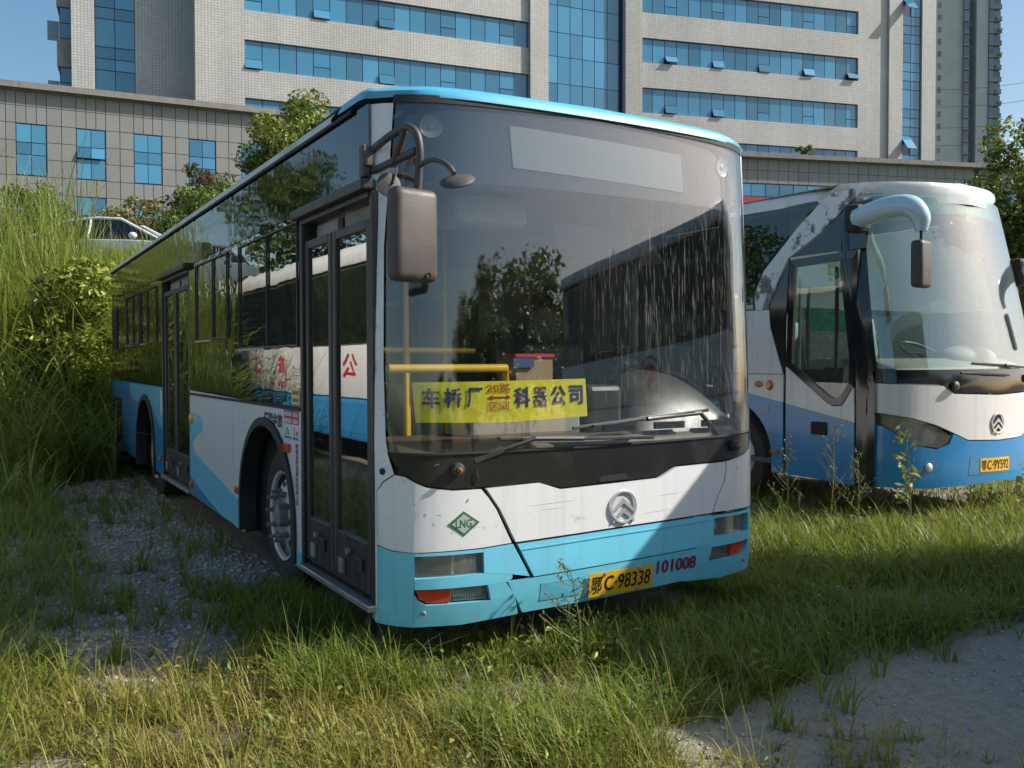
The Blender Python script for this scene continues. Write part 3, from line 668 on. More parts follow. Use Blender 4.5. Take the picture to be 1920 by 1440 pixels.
# LNG diamond
dm = MB().patch([[(-.949, .737), (-.866, .675), (-.782, .741), (-.867, .80)]], BF, .002, .0005).build('gas_sticker', 'ink_green', bus)
MB().patch([[(-.928, .737), (-.866, .690), (-.803, .741), (-.867, .786)]], BF, .0015, .003).build('sticker_face', 'sticker_grey', dm)
lettering('lettering', 'LNG', BF, 'ink_green', dm, (-.908, .718, -.825, .76), .02, .0055)
# number plate
pl = MB().patch([[(-.133, .277), (.297, .285), (.287, .418), (-.141, .41)]], BF, .004, .012).build('number_plate', 'plate_yellow', bus)
PT = lambda a, z, o: BF(a, z + (a + .14) * .018, o)
lettering('lettering', '鄂', PT, 'ink_black', pl, (-.122, .296, -.055, .39), .01, .0175)
lettering('lettering', 'C·98338', PT, 'ink_black', pl, (-.038, .302, .272, .388), .012, .0175)
for a in (-.04, .19):
    for z in (.285, .402): MB().lathe([(0, .006), (.008, .005), (.01, 0)], BF(a, z + a * .018, .016), (0, -1, 0), 10).build('screw', 'hub_grey', pl)
lettering('fleet_number', '101008', BF, 'ink_maroon', bus, (.325, .352, .62, .427), .03, .003)
MB().patch([[(-.43, .30), (-.16, .305), (-.16, .40), (-.43, .395)]], BF, .0015, .0005).build('repaint_patch', 'bus_mid_cyan', bus)
MB().patch([[(-.08, .908), (-.06, .925), (.10, .93), (.12, .912), (.11, .897), (-.07, .893)]], BF, .003, -.003).build('bonnet_grip', 'dark_core', bus)
# --- windscreen
WS = [(-1.236, 1.092), (-1.05, 1.088), (0, 1.092), (1.05, 1.107), (1.236, 1.11), (1.236, 1.5), (1.225, 2.2), (1.20, 2.80), (0, 2.825), (-1.185, 2.80), (-1.21, 2.45), (-1.24, 2.1), (-1.25, 1.5)]
MB().patch([WS], BF, .006, -.008, (.06, .16)).build('windscreen', 'windscreen', bus, 60)
MB().patch([[(-1.19, 2.43), (0, 2.435), (1.2, 2.44), (1.19, 2.79), (0, 2.815), (-1.175, 2.79)]], BF, .004, -.03).build('header_band', 'black_gloss', bus, 60)
led = MB().patch([[(-.555, 2.525), (.61, 2.50), (.60, 2.715), (-.575, 2.74)]], BF, .003, -.024).build('led_display', 'led_panel', bus, 60)
for sg in (-1, 1):
    o = Vector(BF(sg * 1.0, 2.70, -.024)); MB().lathe([(0, .002), (.042, .002), (.056, .008), (.06, .003), (.06, 0)], o, (sg * .2, -1, 0), 24).ball(o, (.02, .008, .02), 10, 8).build('marker_lamp', 'led_panel', bus, 40)
for z0, z1, nm in ((1.083, 1.094, 'windscreen_seal'),):
    MB().patch([[(-1.24, z0), (-1.05, z0 - .003), (0, z0), (1.05, z0 + .014), (1.24, z0 + .018), (1.24, z1 + .014), (1.05, z1 + .012), (0, z1), (-1.05, z1 - .004), (-1.24, z1)]], BF, .012, -.006).build(nm, 'rubber', bus, 40)
MB().patch([[(-1.20, 2.80), (0, 2.825), (1.21, 2.80), (1.20, 2.84), (0, 2.85), (-1.19, 2.84)]], BF, .016, -.012).build('windscreen_seal', 'rubber', bus, 40)
# --- roof
rows = [(0, 2.832), (-.006, 2.862), (-.03, 2.892), (-.075, 2.912), (-.16, 2.926), (-.4, 2.94), (-.8, 2.95)]
aa = [i * .08 for i in range(-22, 23)]; m = MB(); v = []
for d, z in rows:
    for a in aa:
        p_ = BF(a, 2.83, d + .014) if d > -.2 else BF(a, 2.83, -.16 + .014)
        if d <= -.2:
            k = (-d - .16); p_ = (p_[0] + (1.25 - p_[0]) * min(1, k * .9), p_[1] + k * .9, p_[2])
        v.append((p_[0], p_[1], z))
n = len(aa); m.add(v, [(j * n + i, j * n + i + 1, (j + 1) * n + i + 1, (j + 1) * n + i) for j in range(len(rows) - 1) for i in range(n - 1)]); m.build('roof_front_cap', 'roof_cyan', bus, 60)
m = MB(); prof = [(-.012, 2.80), (-.014, 2.835), (.01, 2.868), (.07, 2.90), (.2, 2.93), (.7, 2.955), (1.25, 2.962), (1.8, 2.955), (2.3, 2.93), (2.43, 2.90), (2.49, 2.868), (2.514, 2.835), (2.512, 2.80)]
n = len(prof); ys = [.80, 2.5, 5, 7.5, 10.3, 10.40]; v = [(x, y, z - (.05 if y > 10.35 else 0)) for y in ys for x, z in prof]
m.add(v, [(j * n + i, j * n + i + 1, (j + 1) * n + i + 1, (j + 1) * n + i) for j in range(len(ys) - 1) for i in range(n - 1)]); m.build('roof', 'roof_cream', bus, 60)
MB().box((-.016, .5, 2.795), (-.002, 10.33, 2.812)).build('gutter', 'rubber', bus)
MB().box((.6, 3.2, 2.95), (1.9, 5.6, 3.03)).build('roof_hatch', 'roof_cream', bus, bevel=.03)
MB().prism([(0.012, .36), (2.488, .36), (2.488, 2.82), (2.4, 2.86), (.1, 2.86), (0.012, 2.82)], (10.335, 10.42)).build('rear_panel', 'bus_blue', bus, bevel=.03)
# --- mirrors
tb = MB(); r = .019
tb.tube([(.02, .33, 2.57), (.03, .12, 2.60), (.05, -.03, 2.615), (.065, -.075, 2.605), (.08, -.105, 2.57), (.088, -.115, 2.50), (.09, -.10, 2.40), (.09, -.085, 2.31)], r, 12, sub=5)
tb.tube([(.02, .33, 2.47), (.05, .1, 2.485), (.08, -.10, 2.50)], r, 12).tube([(.045, .08, 2.48), (.055, -.02, 2.605)], r, 10)
br = tb.build('mirror_bracket', 'mirror_plastic', bus, 50)
MB().box((-.03, .29, 2.44), (.01, .35, 2.60)).build('bracket_foot', 'mirror_plastic', br, bevel=.008)
MB().box((-.022, .27, 2.49), (.02, .32, 2.57)).build('marker_lamp', 'mirror_plastic', br, bevel=.008)
mh = Matrix.Translation((.065, -.075, 2.115)) @ Matrix.Rotation(R_(12), 4, 'Z')
MB().box((-.125, -.055, -.215), (.125, .045, .215), mh).build('mirror_head', 'mirror_plastic', bus, 40, bevel=.04, bseg=4)
MB().box((-.10, .046, -.19), (.10, .05, .19), mh).build('mirror_glass', 'chrome', bus)
MB().lathe([(0, 0), (.014, 0), (.014, .004)], mh @ Vector((.05, -.056, -.185)), mh.to_3x3() @ Vector((0, -1, 0)), 10).build('mirror_drain', 'dark_core', bus)
tb = MB().tube([(.088, -.11, 2.43), (.09, -.2, 2.437), (.095, -.3, 2.42), (.105, -.38, 2.38), (.115, -.41, 2.345)], .012, 10, sub=5)
am = tb.build('mirror_arm', 'mirror_plastic', bus, 50)
MB().lathe([(0, .022), (.04, .02), (.07, .010), (.078, 0), (.074, -.006), (0, -.006)], (.125, -.42, 2.31), (-.35, -.35, .87), 28).build('kerb_mirror', 'mirror_plastic', am, 40)
MB().lathe([(0, .0), (.050, .0), (.055, .006), (.058, .004), (.058, -.004), (.03, -.010), (0, -.012)], (.0, .04, 2.36), (.1, .98, -.15), 28).build('round_mirror', 'mirror_plastic', am, 40)
MB().tube([(.05, .06, 2.48), (.035, .035, 2.42), (.015, .02, 2.365)], .005, 8).build('mirror_stay', 'mirror_plastic', am)
tb = MB().tube([(2.49, .75, 2.22), (2.56, .62, 2.24), (2.60, .55, 2.22), (2.61, .52, 2.1), (2.605, .50, 1.95)], .012, 10).build('mirror_bracket', 'mirror_plastic', bus, 50)
MB().box((2.55, .45, 1.62), (2.635, .53, 1.97)).build('mirror_head', 'mirror_plastic', bus, 40, bevel=.03, bseg=3)
# --- wipers
def W(a, z, o): return Vector(BF(a, z, o))
def wiper(a0, z0, a1, z1, b0, b1, sgn):
    w = MB().lathe([(.034, .0), (.034, .02), (.026, .03), (0, .034)], W(a0, z0, 0), (-.1, -1, 0), 20).build('wiper', 'wiper_black', bus, 40)
    MB().lathe([(.012, .03), (.016, .045), (.0, .052)], W(a0, z0, 0), (-.1, -1, 0), 12).build('spindle_nut', 'rust', w)
    am_, az_ = a0 + (a1 - a0) * .25, z0 + (z1 - z0) * .25
    MB().tube([W(a0, z0, .045), W(am_, az_, .055)], .011, 8).tube([W(am_, az_, .058), W(a0 + (a1 - a0) * .6, z0 + (z1 - z0) * .62, .068)], .023, 6).tube([W(a0 + (a1 - a0) * .6, z0 + (z1 - z0) * .62, .066), W(a1, z1, .05), W((b0[0] + b1[0]) / 2, (b0[1] + b1[1]) / 2, .034)], .013, 8).build('arm', 'wiper_black', w)
    n = 8; MB().tube([W(b0[0] + (b1[0] - b0[0]) * k / n, b0[1] + (b1[1] - b0[1]) * k / n, .012) for k in range(n + 1)], .010, 6).tube([W(b0[0] + (b1[0] - b0[0]) * k / n, b0[1] + (b1[1] - b0[1]) * k / n, .028) for k in range(1, n)], .008, 6).build('blade', 'wiper_black', w)
wiper(-.90, 1.008, -.48, 1.145, (-.672, 1.15), (.284, 1.118), 1)
wiper(.93, 1.04, .64, 1.24, (-.245, 1.187), (.706, 1.255), -1)
MB().tube([W(-.99, 1.035, .0), W(-1.0, 1.03, .02), W(-1.04, .995, .03), W(-1.07, .96, .03)], .004, 6).build('washer_hose', 'alu', bus)
MB().tube([W(-.80, 1.0, .004), W(-.79, .96, .03), W(-.81, .90, .05), W(-.845, .845, .035)], .004, 6).build('loose_hose', 'wiper_black', bus)
# --- side marks
NS = near_side
lettering('maker_name', '厦門金旅', NS, 'ink_black', bus, (2.225, 1.115, 1.80, 1.205), .02, .004)
st = MB().patch([rect(1.455, 1.15, 1.765, 1.235)], NS, .0015, .0005, (0, 0)).build('red_notice', 'ink_red', bus)
for a_, b_, n_ in ((1.755, 1.60, 6), (1.575, 1.465, 4)):
    for z_ in (1.157, 1.199):
        for k in range(n_): x_ = a_ + (b_ - a_) * k / n_; MB().patch([rect(x_ - .017, z_, x_, z_ + .026)], NS, .0008, .0022, (0, 0)).build('print_mark', 'sticker_white', st)
st = MB().patch([rect(1.455, 1.05, 1.765, 1.143)], NS, .0015, .0005, (0, 0)).build('safety_notice', 'sticker_white', bus)
MB().patch([[(1.735, 1.085), (1.645, 1.085), (1.69, 1.13)]], NS, .001, .0025, (0, 0)).build('warning_triangle', 'ink_black', st)
MB().patch([[(1.72, 1.09), (1.66, 1.09), (1.69, 1.12)]], NS, .001, .0036, (0, 0)).build('warning_triangle_face', 'sticker_yellow', st)
MB().patch([rect(1.61, 1.058, 1.755, 1.074), rect(1.465, 1.058, 1.575, 1.074)], NS, .001, .0025, (0, 0)).build('blue_strip', 'sticker_blue', st)
MB().patch([rect(1.47, 1.085, 1.50, 1.11), rect(1.535, 1.08, 1.545, 1.135)], NS, .001, .0025, (0, 0)).build('red_mark', 'ink_red', st)
lettering('door_warning', '\n'.join('禁携易燃易爆危险品上车'), NS, 'ink_maroon', bus, (1.52, .66, 1.465, 1.04), .02, .004)
st = MB().patch([rect(1.445, 1.275, 1.61, 1.375)], NS, .0015, -.003, (0, 0)).build('yellow_sticker', 'sticker_yellow', bus)
for z_ in (1.29, 1.335):
    for k in range(6): MB().patch([rect(1.463 + k * .022, z_, 1.478 + k * .022, z_ + .022)], NS, .0006, -.0014, (0, 0)).build('print_mark', 'door_frame', st)
for a, z in ((1.675, 1.0), (2.93, .585), (4.66, .43), (6.3, .52), (8.0, .58), (9.9, .50), (8.4, 1.05)):
    MB().box((-.028, a - .05, z - .028), (0, a + .05, z + .028)).build('side_marker', 'lamp_orange' if a != 1.675 else 'lamp_red', bus, bevel=.008)
MB().lathe([(0, .03), (.03, .03), (.045, .02), (.05, 0)], (0, 4.63, 1.03), (-1, 0, 0), 16).build('indicator_repeater', 'rail_yellow', bus, 40)
st = MB().patch([rect(6.19, .98, 6.30, 1.24)], NS, .001, .0035, (0, 0)).build('door_notice', 'sticker_white', bus)

# --- cab and saloon
MB().prism([(.05, .42), (2.45, .42), (2.45, 1.53), (1.8, 1.53), (1.8, 2.88), (2.45, 2.88), (2.45, 6.66), (1.8, 6.66), (1.8, 8.0), (2.45, 8.0), (2.45, 10.3), (.05, 10.3), (.05, 8.0), (.7, 8.0), (.7, 6.66), (.05, 6.66), (.05, 2.88), (.7, 2.88), (.7, 1.53), (.05, 1.53)], (.362, .385), 'xy').build('floor', 'bus_floor', bus)
MB().box((.06, .30, 2.47), (2.44, 10.3, 2.50)).build('ceiling', 'interior_white', bus)
for x in (.12, 2.16):
    MB().prism([(x, 2.47), (x + .22, 2.47), (x + (.0 if x > 1 else .22), 2.36), (x + (.2 if x > 1 else 0), 2.2)], (.9, 10.2)).build('ceiling_duct', 'interior_white', bus)
MB().box((.06, 10.27, .38), (2.44, 10.33, 1.3)).build('rear_wall', 'interior_white', bus)
ds = MB(); prof = [(.17, 1.0), (.17, 1.085), (.22, 1.13), (.42, 1.15), (.56, 1.13), (.60, 1.0), (.60, .45), (.5, .4), (.18, .8)]
ds.prism(prof, (.10, 2.40), 'yz'); ds.build('dashboard', 'dash_brown', bus, 30, bevel=.02)
hm = MB(); v = []; f = []; nu, nv = 20, 12
for i in range(nu + 1):
    for j in range(nv + 1):
        U_ = i / nu * 2 - 1; V_ = j / nv; e = max(0, 1 - abs(U_) ** 2.6)
        v.append((1.98 + U_ * .43, .21 + V_ * .52, 1.12 + e ** .55 * (.37 * math.sin(min(1, V_ * 1.35) * math.pi / 2) ** .8 - (.10 * max(0, V_ - .75) / .25))))
f = [(i * (nv + 1) + j, (i + 1) * (nv + 1) + j, (i + 1) * (nv + 1) + j + 1, i * (nv + 1) + j + 1) for i in range(nu) for j in range(nv)]
hm.add(v, f).build('instrument_cowl', 'dash_grey', bus, 60)
for k in range(3):
    x = 1.33 + k * .36; vn = MB().box((x, .17, 1.145), (x + .22, .185, 1.185)).build('air_vent', 'dark_core', bus)
    for q in range(3): MB().box((x, .162, 1.152 + q * .012), (x + .22, .17, 1.157 + q * .012)).build('slat', 'dash_grey', vn)
MB().box((1.28, .25, 1.13), (1.52, .5, 1.40)).build('console_box', 'dash_grey', bus, bevel=.03)
MB().box((.55, .28, 1.13), (1.25, .5, 1.28)).build('console_shelf', 'interior_white', bus, bevel=.02)
sw = MB(); c = Vector((2.05, .92, 1.50)); ax = Vector((0, -.45, .9)).normalized(); q1 = Vector((1, 0, 0)); q2 = ax.cross(q1)
sw.tube([c + (q1 * math.cos(t) + q2 * math.sin(t)) * .22 for t in [2 * math.pi * k / 28 for k in range(29)]], .016, 8, False)
for t in (0, 2.1, 4.2): sw.tube([c, c + (q1 * math.cos(t) + q2 * math.sin(t)) * .22], .012, 6)
sw.tube([c, c - ax * .5], .035, 10); sw.build('steering_wheel', 'wiper_black', bus, 50)
def seat(x, y, w, mat, h=.95, base=.42, face=-1, cover=None):
    s_ = MB().box((x - w / 2, y, base + .30), (x + w / 2, y + .42, base + .40)).build('seat', mat, bus, 40, bevel=.03)
    MB().prism([(y + .36, base + .34), (y + .46, base + .34), (y + .58, base + h), (y + .52, base + h + .03), (y + .46, base + h)], (x - w / 2, x + w / 2), 'yz').build('backrest', mat, s_, 40, bevel=.02)
    MB().box((x - .05, y + .1, .385), (x + .05, y + .3, base + .3)).build('pedestal', 'hub_grey', s_)
    return s_
ts = seat(1.97, 1.20, .52, 'seat_cover', 1.08, .55)
MB().ball((1.97, 1.80, 1.80), (.16, .07, .14), 16, 10).build('headrest', 'seat_cover', ts, 60)
for r_ in range(8):
    for x in (.34, .80, 1.72, 2.18):
        y = 2.7 + r_ * .86
        if x < 1 and (4.3 < y + .3 < 6.4 or y < 3): continue
        seat(x, y, .42, 'seat_teal' if r_ < 4 else 'seat_blue', .88, .40 if r_ < 4 else .6)
rl = MB()
for pts in ([(.10, .30, 1.50), (.78, .30, 1.50), (.79, .33, 1.48), (.79, .34, 1.15)],): rl.tube(pts, .022, 10)
rl.build('handrail', 'rail_yellow', bus, 50)
for pts in ([(.38, .72, .385), (.38, .72, 2.47)], [(.47, .9, 1.62), (.47, .9, .39)], [(.10, .74, 1.60), (.9, .9, 1.60)], [(.16, 1.5, .385), (.16, 1.5, 2.47)], [(1.05, 1.6, .385), (1.05, 1.6, 2.47)],
            [(.62, 1.5, 2.32), (.62, 9.8, 2.32)], [(1.88, 2.2, 2.32), (1.88, 9.8, 2.32)], [(1.05, 3.4, .385), (1.05, 3.4, 2.47)], [(1.45, 4.4, .385), (1.45, 4.4, 2.47)], [(.2, 4.6, .385), (.2, 4.6, 2.47)], [(.2, 6.4, .385), (.2, 6.4, 2.47)]):
    MB().tube(pts, .017, 8).build('handrail', 'rail_yellow', bus, 50)
cb = MB().box((1.45, 1.98, .385), (2.44, 2.02, 1.35)).build('cab_partition', 'seat_blue', bus)
MB().box((1.50, 1.95, 1.75), (1.95, 1.975, 2.28)).build('hanging_cloth', 'curtain_cloth', bus, bevel=.01)
MB().box((2.32, 1.2, 1.35), (2.38, 1.95, 2.4)).build('cab_curtain', 'curtain_cloth', bus, bevel=.02)
MB().box((.55, .42, 2.28), (1.0, .75, 2.44)).build('camera_housing', 'interior_white', bus, bevel=.04)
MB().box((1.15, .40, 2.12), (1.7, .43, 2.33)).build('inner_mirror', 'reflector_dark', bus, bevel=.02)
for k in range(4): MB().prism([(.35, 2.25), (.62, 2.25), (.56, 2.06), (.42, 2.1)], (2.6 + k * 1.1, 2.604 + k * 1.1)).build('advert_card', 'cloth_orange', bus)
# things lying in the cab
bn = thing('route_banner', (.65, .11, 1.13), 'yellow route banner with navy characters propped behind the bus windscreen', 'banner')
BN = lambda a, z, o: (lambda P_: (P_[0], P_[1] + .003 + .003 * math.sin(a * 11) , P_[2]))(BF(a, z, -.026 + o))
MB().patch([[(-1.072, 1.235), (-.6, 1.228), (-.128, 1.245), (-.135, 1.444), (-.6, 1.437), (-1.088, 1.432)]], BN, .003, 0, (.03, .07)).build('banner_cloth', 'banner_yellow', bn, 60)
for t_, b_, mt in (('车', (-1.05, 1.305, -.965, 1.405), 'ink_navy'), ('桥', (-.945, 1.305, -.855, 1.405), 'ink_navy'), ('厂', (-.83, 1.305, -.745, 1.405), 'ink_navy'), ('20路', (-.722, 1.376, -.588, 1.426), 'ink_red'), ('区间', (-.708, 1.288, -.598, 1.334), 'ink_red'),
                   ('科', (-.565, 1.30, -.475, 1.405), 'ink_navy'), ('器', (-.455, 1.30, -.37, 1.405), 'ink_navy'), ('公', (-.35, 1.305, -.26, 1.41), 'ink_navy'), ('司', (-.24, 1.31, -.155, 1.41), 'ink_navy')):
    lettering('lettering', t_, BN, mt, bn, b_, .012 if t_ == '器' else .026 if len(t_) == 1 else 0., .006)
MB().patch([[(-.715, 1.354), (-.69, 1.367), (-.69, 1.358), (-.61, 1.358), (-.61, 1.367), (-.585, 1.354), (-.61, 1.341), (-.61, 1.350), (-.69, 1.350), (-.69, 1.341)]], BN, .001, .004, (.03, 0)).build('double_arrow', 'ink_red', bn)
cbx = thing('cardboard_box', (1.14, .75, 1.28), 'brown cardboard box with red rim on the bus dashboard', 'box')
MB().box((1.03, .62, 1.15), (1.28, .85, 1.56)).build('box_body', 'cardboard', cbx)
MB().box((1.02, .61, 1.56), (1.29, .86, 1.58)).build('red_rim', 'box_red', cbx)
MB().box((1.0, .60, 1.50), (1.14, .615, 1.556)).build('blue_card', 'seat_blue', cbx)
bgx = thing('cloth_bag', (2.28, 1.35, 1.13), 'grey patterned cloth bag tied with red cord beside the driver seat', 'bag')
MB().lathe([(0, 0), (.15, .02), (.17, .12), (.12, .28), (.05, .40), (.025, .44), (.06, .50), (0, .52)], (2.20, 1.15, 1.13), (0, 0, 1), 18).build('bag_body', 'seat_cover', bgx, 60)
MB().lathe([(.03, .41), (.045, .43), (.03, .46)], (2.20, 1.15, 1.13), (0, 0, 1), 12).build('red_cord', 'box_red', bgx, 60)

for k, (a0, z0, a1, z1, w) in enumerate(((-.52, .80, -.22, .812, .002), (-.45, .775, -.30, .779, .0018), (.30, .79, .52, .80, .002), (.20, .70, .46, .713, .0015), (-.70, .70, -.68, .72, .003), (-1.12, .86, -1.105, .83, .006), (-1.10, .82, -1.09, .77, .004), (-1.06, .80, -1.05, .785, .006), (-1.0, .79, -.975, .787, .003), (-1.02, .755, -1.01, .74, .004), (-.40, .33, -.36, .345, .002), (.05, .33, .09, .325, .003))):
    dx, dz = a1 - a0, z1 - z0; l = math.hypot(dx, dz); px_, pz_ = -dz / l * w * .6, dx / l * w * .6
    MB().patch([[(a0, z0), ((a0 + a1) / 2 + px_, (z0 + z1) / 2 + pz_), (a1, z1), ((a0 + a1) / 2 - px_, (z0 + z1) / 2 - pz_)]], BF, .0006, .0065 if -.7 < a0 < .85 and z0 > .62 else .0008, (.05, 0)).build('scratch', 'sticker_grey', bus)
# ------------------------------------------------------------------ the long-distance coach on the right
CO = Surf([(0,0),(.3,.018),(.6,.07),(.9,.17),(1.08,.265),(1.18,.36),(1.235,.5),(1.25,.68),(1.25,2.2)], 6.82, 1.30, .19, .03, .17, 1.35, 1.9)
def cs(s, z, off=0.):
    tp = max(0, z - 1.9) * .075; return (5.57 + tp - off, s, z)
def cf(s, z, off=0.):
    tp = max(0, z - 1.9) * .075; return (8.07 - tp + off, s, z)
coach = thing('tour_coach', (6.82, 7.2, 0), 'white and deep blue tour coach with a pale blue drooping mirror arm on the right', 'coach')
# front
LW = [(-1.44, .93), (-1.36, .918), (-1.295, 1.04)]
NB = [(-1.295, 1.046), (-1.03, 1.005), (-.78, .935), (-.60, .86), (-.43, .79), (0, .775), (.43, .79), (.60, .86), (.78, .935), (1.03, 1.005), (1.295, 1.046)]
HL = [(-1.295, 1.036), (-1.03, .992), (-.78, .918), (-.62, .83), (-.66, .765), (-.76, .72), (-.98, .755), (-1.15, .85), (-1.285, .95)]
mirror_ = lambda L_: [(-a, z) for a, z in L_][::-1]
blue = [(-1.43, .36), (-.85, .34), (0, .385), (.85, .34), (1.43, .36), (1.43, .93), (1.30, .925), (1.15, .838), (.98, .742), (.76, .706), (.645, .755), (.60, .85), (.43, .78), (0, .765), (-.43, .78), (-.60, .85), (-.645, .755), (-.76, .706), (-.98, .742), (-1.15, .838), (-1.30, .925), (-1.43, .93)]
MB().patch([blue], CO, .02, -.02).build('front_bumper', 'coach_blue', coach, 40)
MB().patch([NB + [(1.37, 1.05), (1.37, 1.325), (.72, 1.30), (.60, 1.225), (0, 1.205), (-.60, 1.225), (-.72, 1.30), (-1.37, 1.325), (-1.37, 1.05)]], CO, .02, -.02).build('nose_panel', 'coach_white', coach, 40)
MB().patch([[(-1.43, 1.335), (-.725, 1.312), (-.605, 1.237), (0, 1.217), (.605, 1.237), (.725, 1.312), (1.43, 1.335), (1.43, 1.45), (0, 1.455), (-1.43, 1.45)]], CO, .016, -.02).build('wiper_panel', 'black_gloss', coach, 40)
MB().patch([[(-1.33, 1.46), (0, 1.465), (1.33, 1.46), (1.33, 3.10), (1.2, 3.14), (0, 3.15), (-1.2, 3.14), (-1.33, 3.10)]], CO, .006, -.008, (.06, .12)).build('windscreen', 'coach_windscreen', coach, 60)
MB().patch([[(-1.30, 2.93), (0, 2.98), (1.30, 2.93), (1.30, 3.09), (1.2, 3.13), (0, 3.14), (-1.2, 3.13), (-1.30, 3.09)]], CO, .002, -.014).build('tint_band', 'green_cloth', coach, 60)
for sg in (-1, 1):
    P = [(-1.54, .36), (-1.435, .36), (-1.435, 1.33), (-1.335, 1.46), (-1.335, 3.11), (-1.52, 3.13), (-1.56, 2.6)]
    MB().patch([P if sg < 0 else mirror_(P)], CO, .022, -.02).build('corner_pillar', 'black_gloss', coach, 40)
    H = HL if sg < 0 else mirror_(HL)
    h = MB().patch([H], CO, .004, -.045).build('headlight', 'reflector_bright', coach)
    for a, z, r in ((-.78, .83, .06), (-.93, .85, .055), (-1.07, .91, .05)):
        a = a if sg < 0 else -a; o = Vector(CO(a, z, -.04)); nr = (Vector(CO(a, z, 0)) - o).normalized()
        MB().lathe([(.012, 0), (r * .6, .008), (r, .024), (r * 1.06, .026)], o, nr, 18).ball(o + nr * .012, .012, 8, 6).build('reflector', 'chrome', h, 50)
    MB().patch([H], CO, .005, -.012).build('lens', 'lamp_lens', h, 40)
    fo = [(-1.02, .465), (-.73, .52), (-.70, .60), (-.80, .60), (-.90, .57)]; fo = fo if sg < 0 else mirror_(fo)
    fg = MB().patch([fo], CO, .003, .0005).build('fog_recess', 'bus_blue', coach)
    o = CO(sg * .865, .54, .002); MB().lathe([(0, .012), (.03, .01), (.04, .004), (.04, 0)], o, (sg * .3, -1, 0), 16).build('fog_lamp', 'chrome', fg, 40)
MB().patch([rect(-1.44, .36, 1.44, 1.45)], CO, .004, -.10).build('front_bulkhead', 'dark_core', coach)
ring2 = [(math.cos(2 * math.pi * k / 30), math.sin(2 * math.pi * k / 30)) for k in range(30)]
bd = MB(); ba, bz2 = -.03, .935
bd.add([CO(ba + c * ra, bz2 + s_ * rz_, o) for ra, rz_, o in ((.10, .10, .004), (.092, .094, .02), (.082, .084, .018), (.078, .08, .006)) for c, s_ in ring2], [(j * 30 + k, j * 30 + (k + 1) % 30, (j + 1) * 30 + (k + 1) % 30, (j + 1) * 30 + k) for j in range(3) for k in range(30)])
for dz in (0, -.06): bd.patch([[(ba - .07, bz2 - .01 + dz), (ba, bz2 + .052 + dz), (ba + .07, bz2 - .01 + dz), (ba + .07, bz2 - .035 + dz), (ba, bz2 + .02 + dz), (ba - .07, bz2 - .035 + dz)]], CO, .012, .005, (0, 0))
bd.build('badge', 'chrome', coach, 40)
MB().patch([[(ba + c * .079, bz2 + s_ * .081) for c, s_ in ring2]], CO, .002, .003, (0, 0)).build('badge_disc', 'ink_black', coach)
pl = MB().patch([rect(-.27, .475, .17, .605)], CO, .004, .004).build('number_plate', 'plate_yellow', coach)
lettering('lettering', '鄂', CO, 'ink_black', pl, (-.255, .495, -.19, .585), .01, .011)
lettering('lettering', 'C·9Y592', CO, 'ink_black', pl, (-.175, .495, .155, .585), .01, .011)
MB().patch([[(-.42, .455), (.35, .455), (.42, .63), (-.40, .63)]], CO, .002, .0005).build('plate_recess', 'bus_blue', coach)
# near side
WBL = lambda s: .94 + (s - 1.92) * .172
MB().patch([[(1.90, .36), (1.94, .36), (1.94, WBL(1.94)), (1.90, .935)]], cs, .02, -.02, (0, 0)).build('corner_strip', 'black_gloss', coach)
dr = MB().patch([[(1.96, .35), (2.82, .36), (2.82, WBL(2.82)), (1.96, WBL(1.96))]], cs, .02, -.015, (0, 0)).build('door', 'coach_blue', coach)
MB().patch([[(1.96, WBL(1.96) + .001), (2.82, WBL(2.82) + .001), (2.82, 1.48), (2.30, 1.13), (2.22, 1.09), (2.10, 1.10), (1.97, 1.28)]], cs, .02, -.015, (0, 0)).build('door_upper', 'coach_white', dr)
fr = [(2.82, 1.49), (2.30, 1.14), (2.22, 1.10), (2.11, 1.11), (1.97, 1.29), (1.97, 2.60), (2.82, 2.58)]; inn = [(2.745, 1.51), (2.28, 1.20), (2.21, 1.17), (2.14, 1.18), (2.03, 1.32), (2.03, 2.52), (2.745, 2.50)]
n = len(fr); MB().add([cs(*q, .006) for q in fr] + [cs(*q, .006) for q in inn] + [cs(*q, -.03) for q in fr] + [cs(*q, -.03) for q in inn], [(i, (i + 1) % n, n + (i + 1) % n, n + i) for i in range(n)] + [(2 * n + i, 2 * n + (i + 1) % n, 3 * n + (i + 1) % n, 3 * n + i) for i in range(n)] + [(n + i, n + (i + 1) % n, 3 * n + (i + 1) % n, 3 * n + i) for i in range(n)] + [(i, (i + 1) % n, 2 * n + (i + 1) % n, 2 * n + i) for i in range(n)]).build('door_window_frame', 'black_gloss', dr)
MB().patch([inn], cs, .006, -.014, (0, 0)).build('pane', 'coach_glass', dr)
MB().box((5.545, 2.28, .80), (5.575, 2.48, .93)).build('door_handle', 'rubber', dr, bevel=.015)
MB().patch([[(2.835, .36), (2.855, .36), (2.855, 2.6), (2.835, 2.6)]], cs, .004, -.012, (0, 0)).build('door_gap', 'rubber', coach)
CA = 3.62
MB().patch([[(2.865, .36)] + arch(CA, .60, .36, .5, .60)[:] + [(12.6, .40), (12.6, 1.25), (3.6, 1.225), (2.865, WBL(2.865))]], cs, .02, -.02, (0, 0)).build('side_panel', 'coach_blue', coach)
MB().patch([[(2.865, WBL(2.865) + .002), (3.6, 1.227), (12.6, 1.252), (12.6, 1.39), (2.865, 1.395)]], cs, .02, -.02, (0, 0)).build('side_panel', 'coach_white', coach)
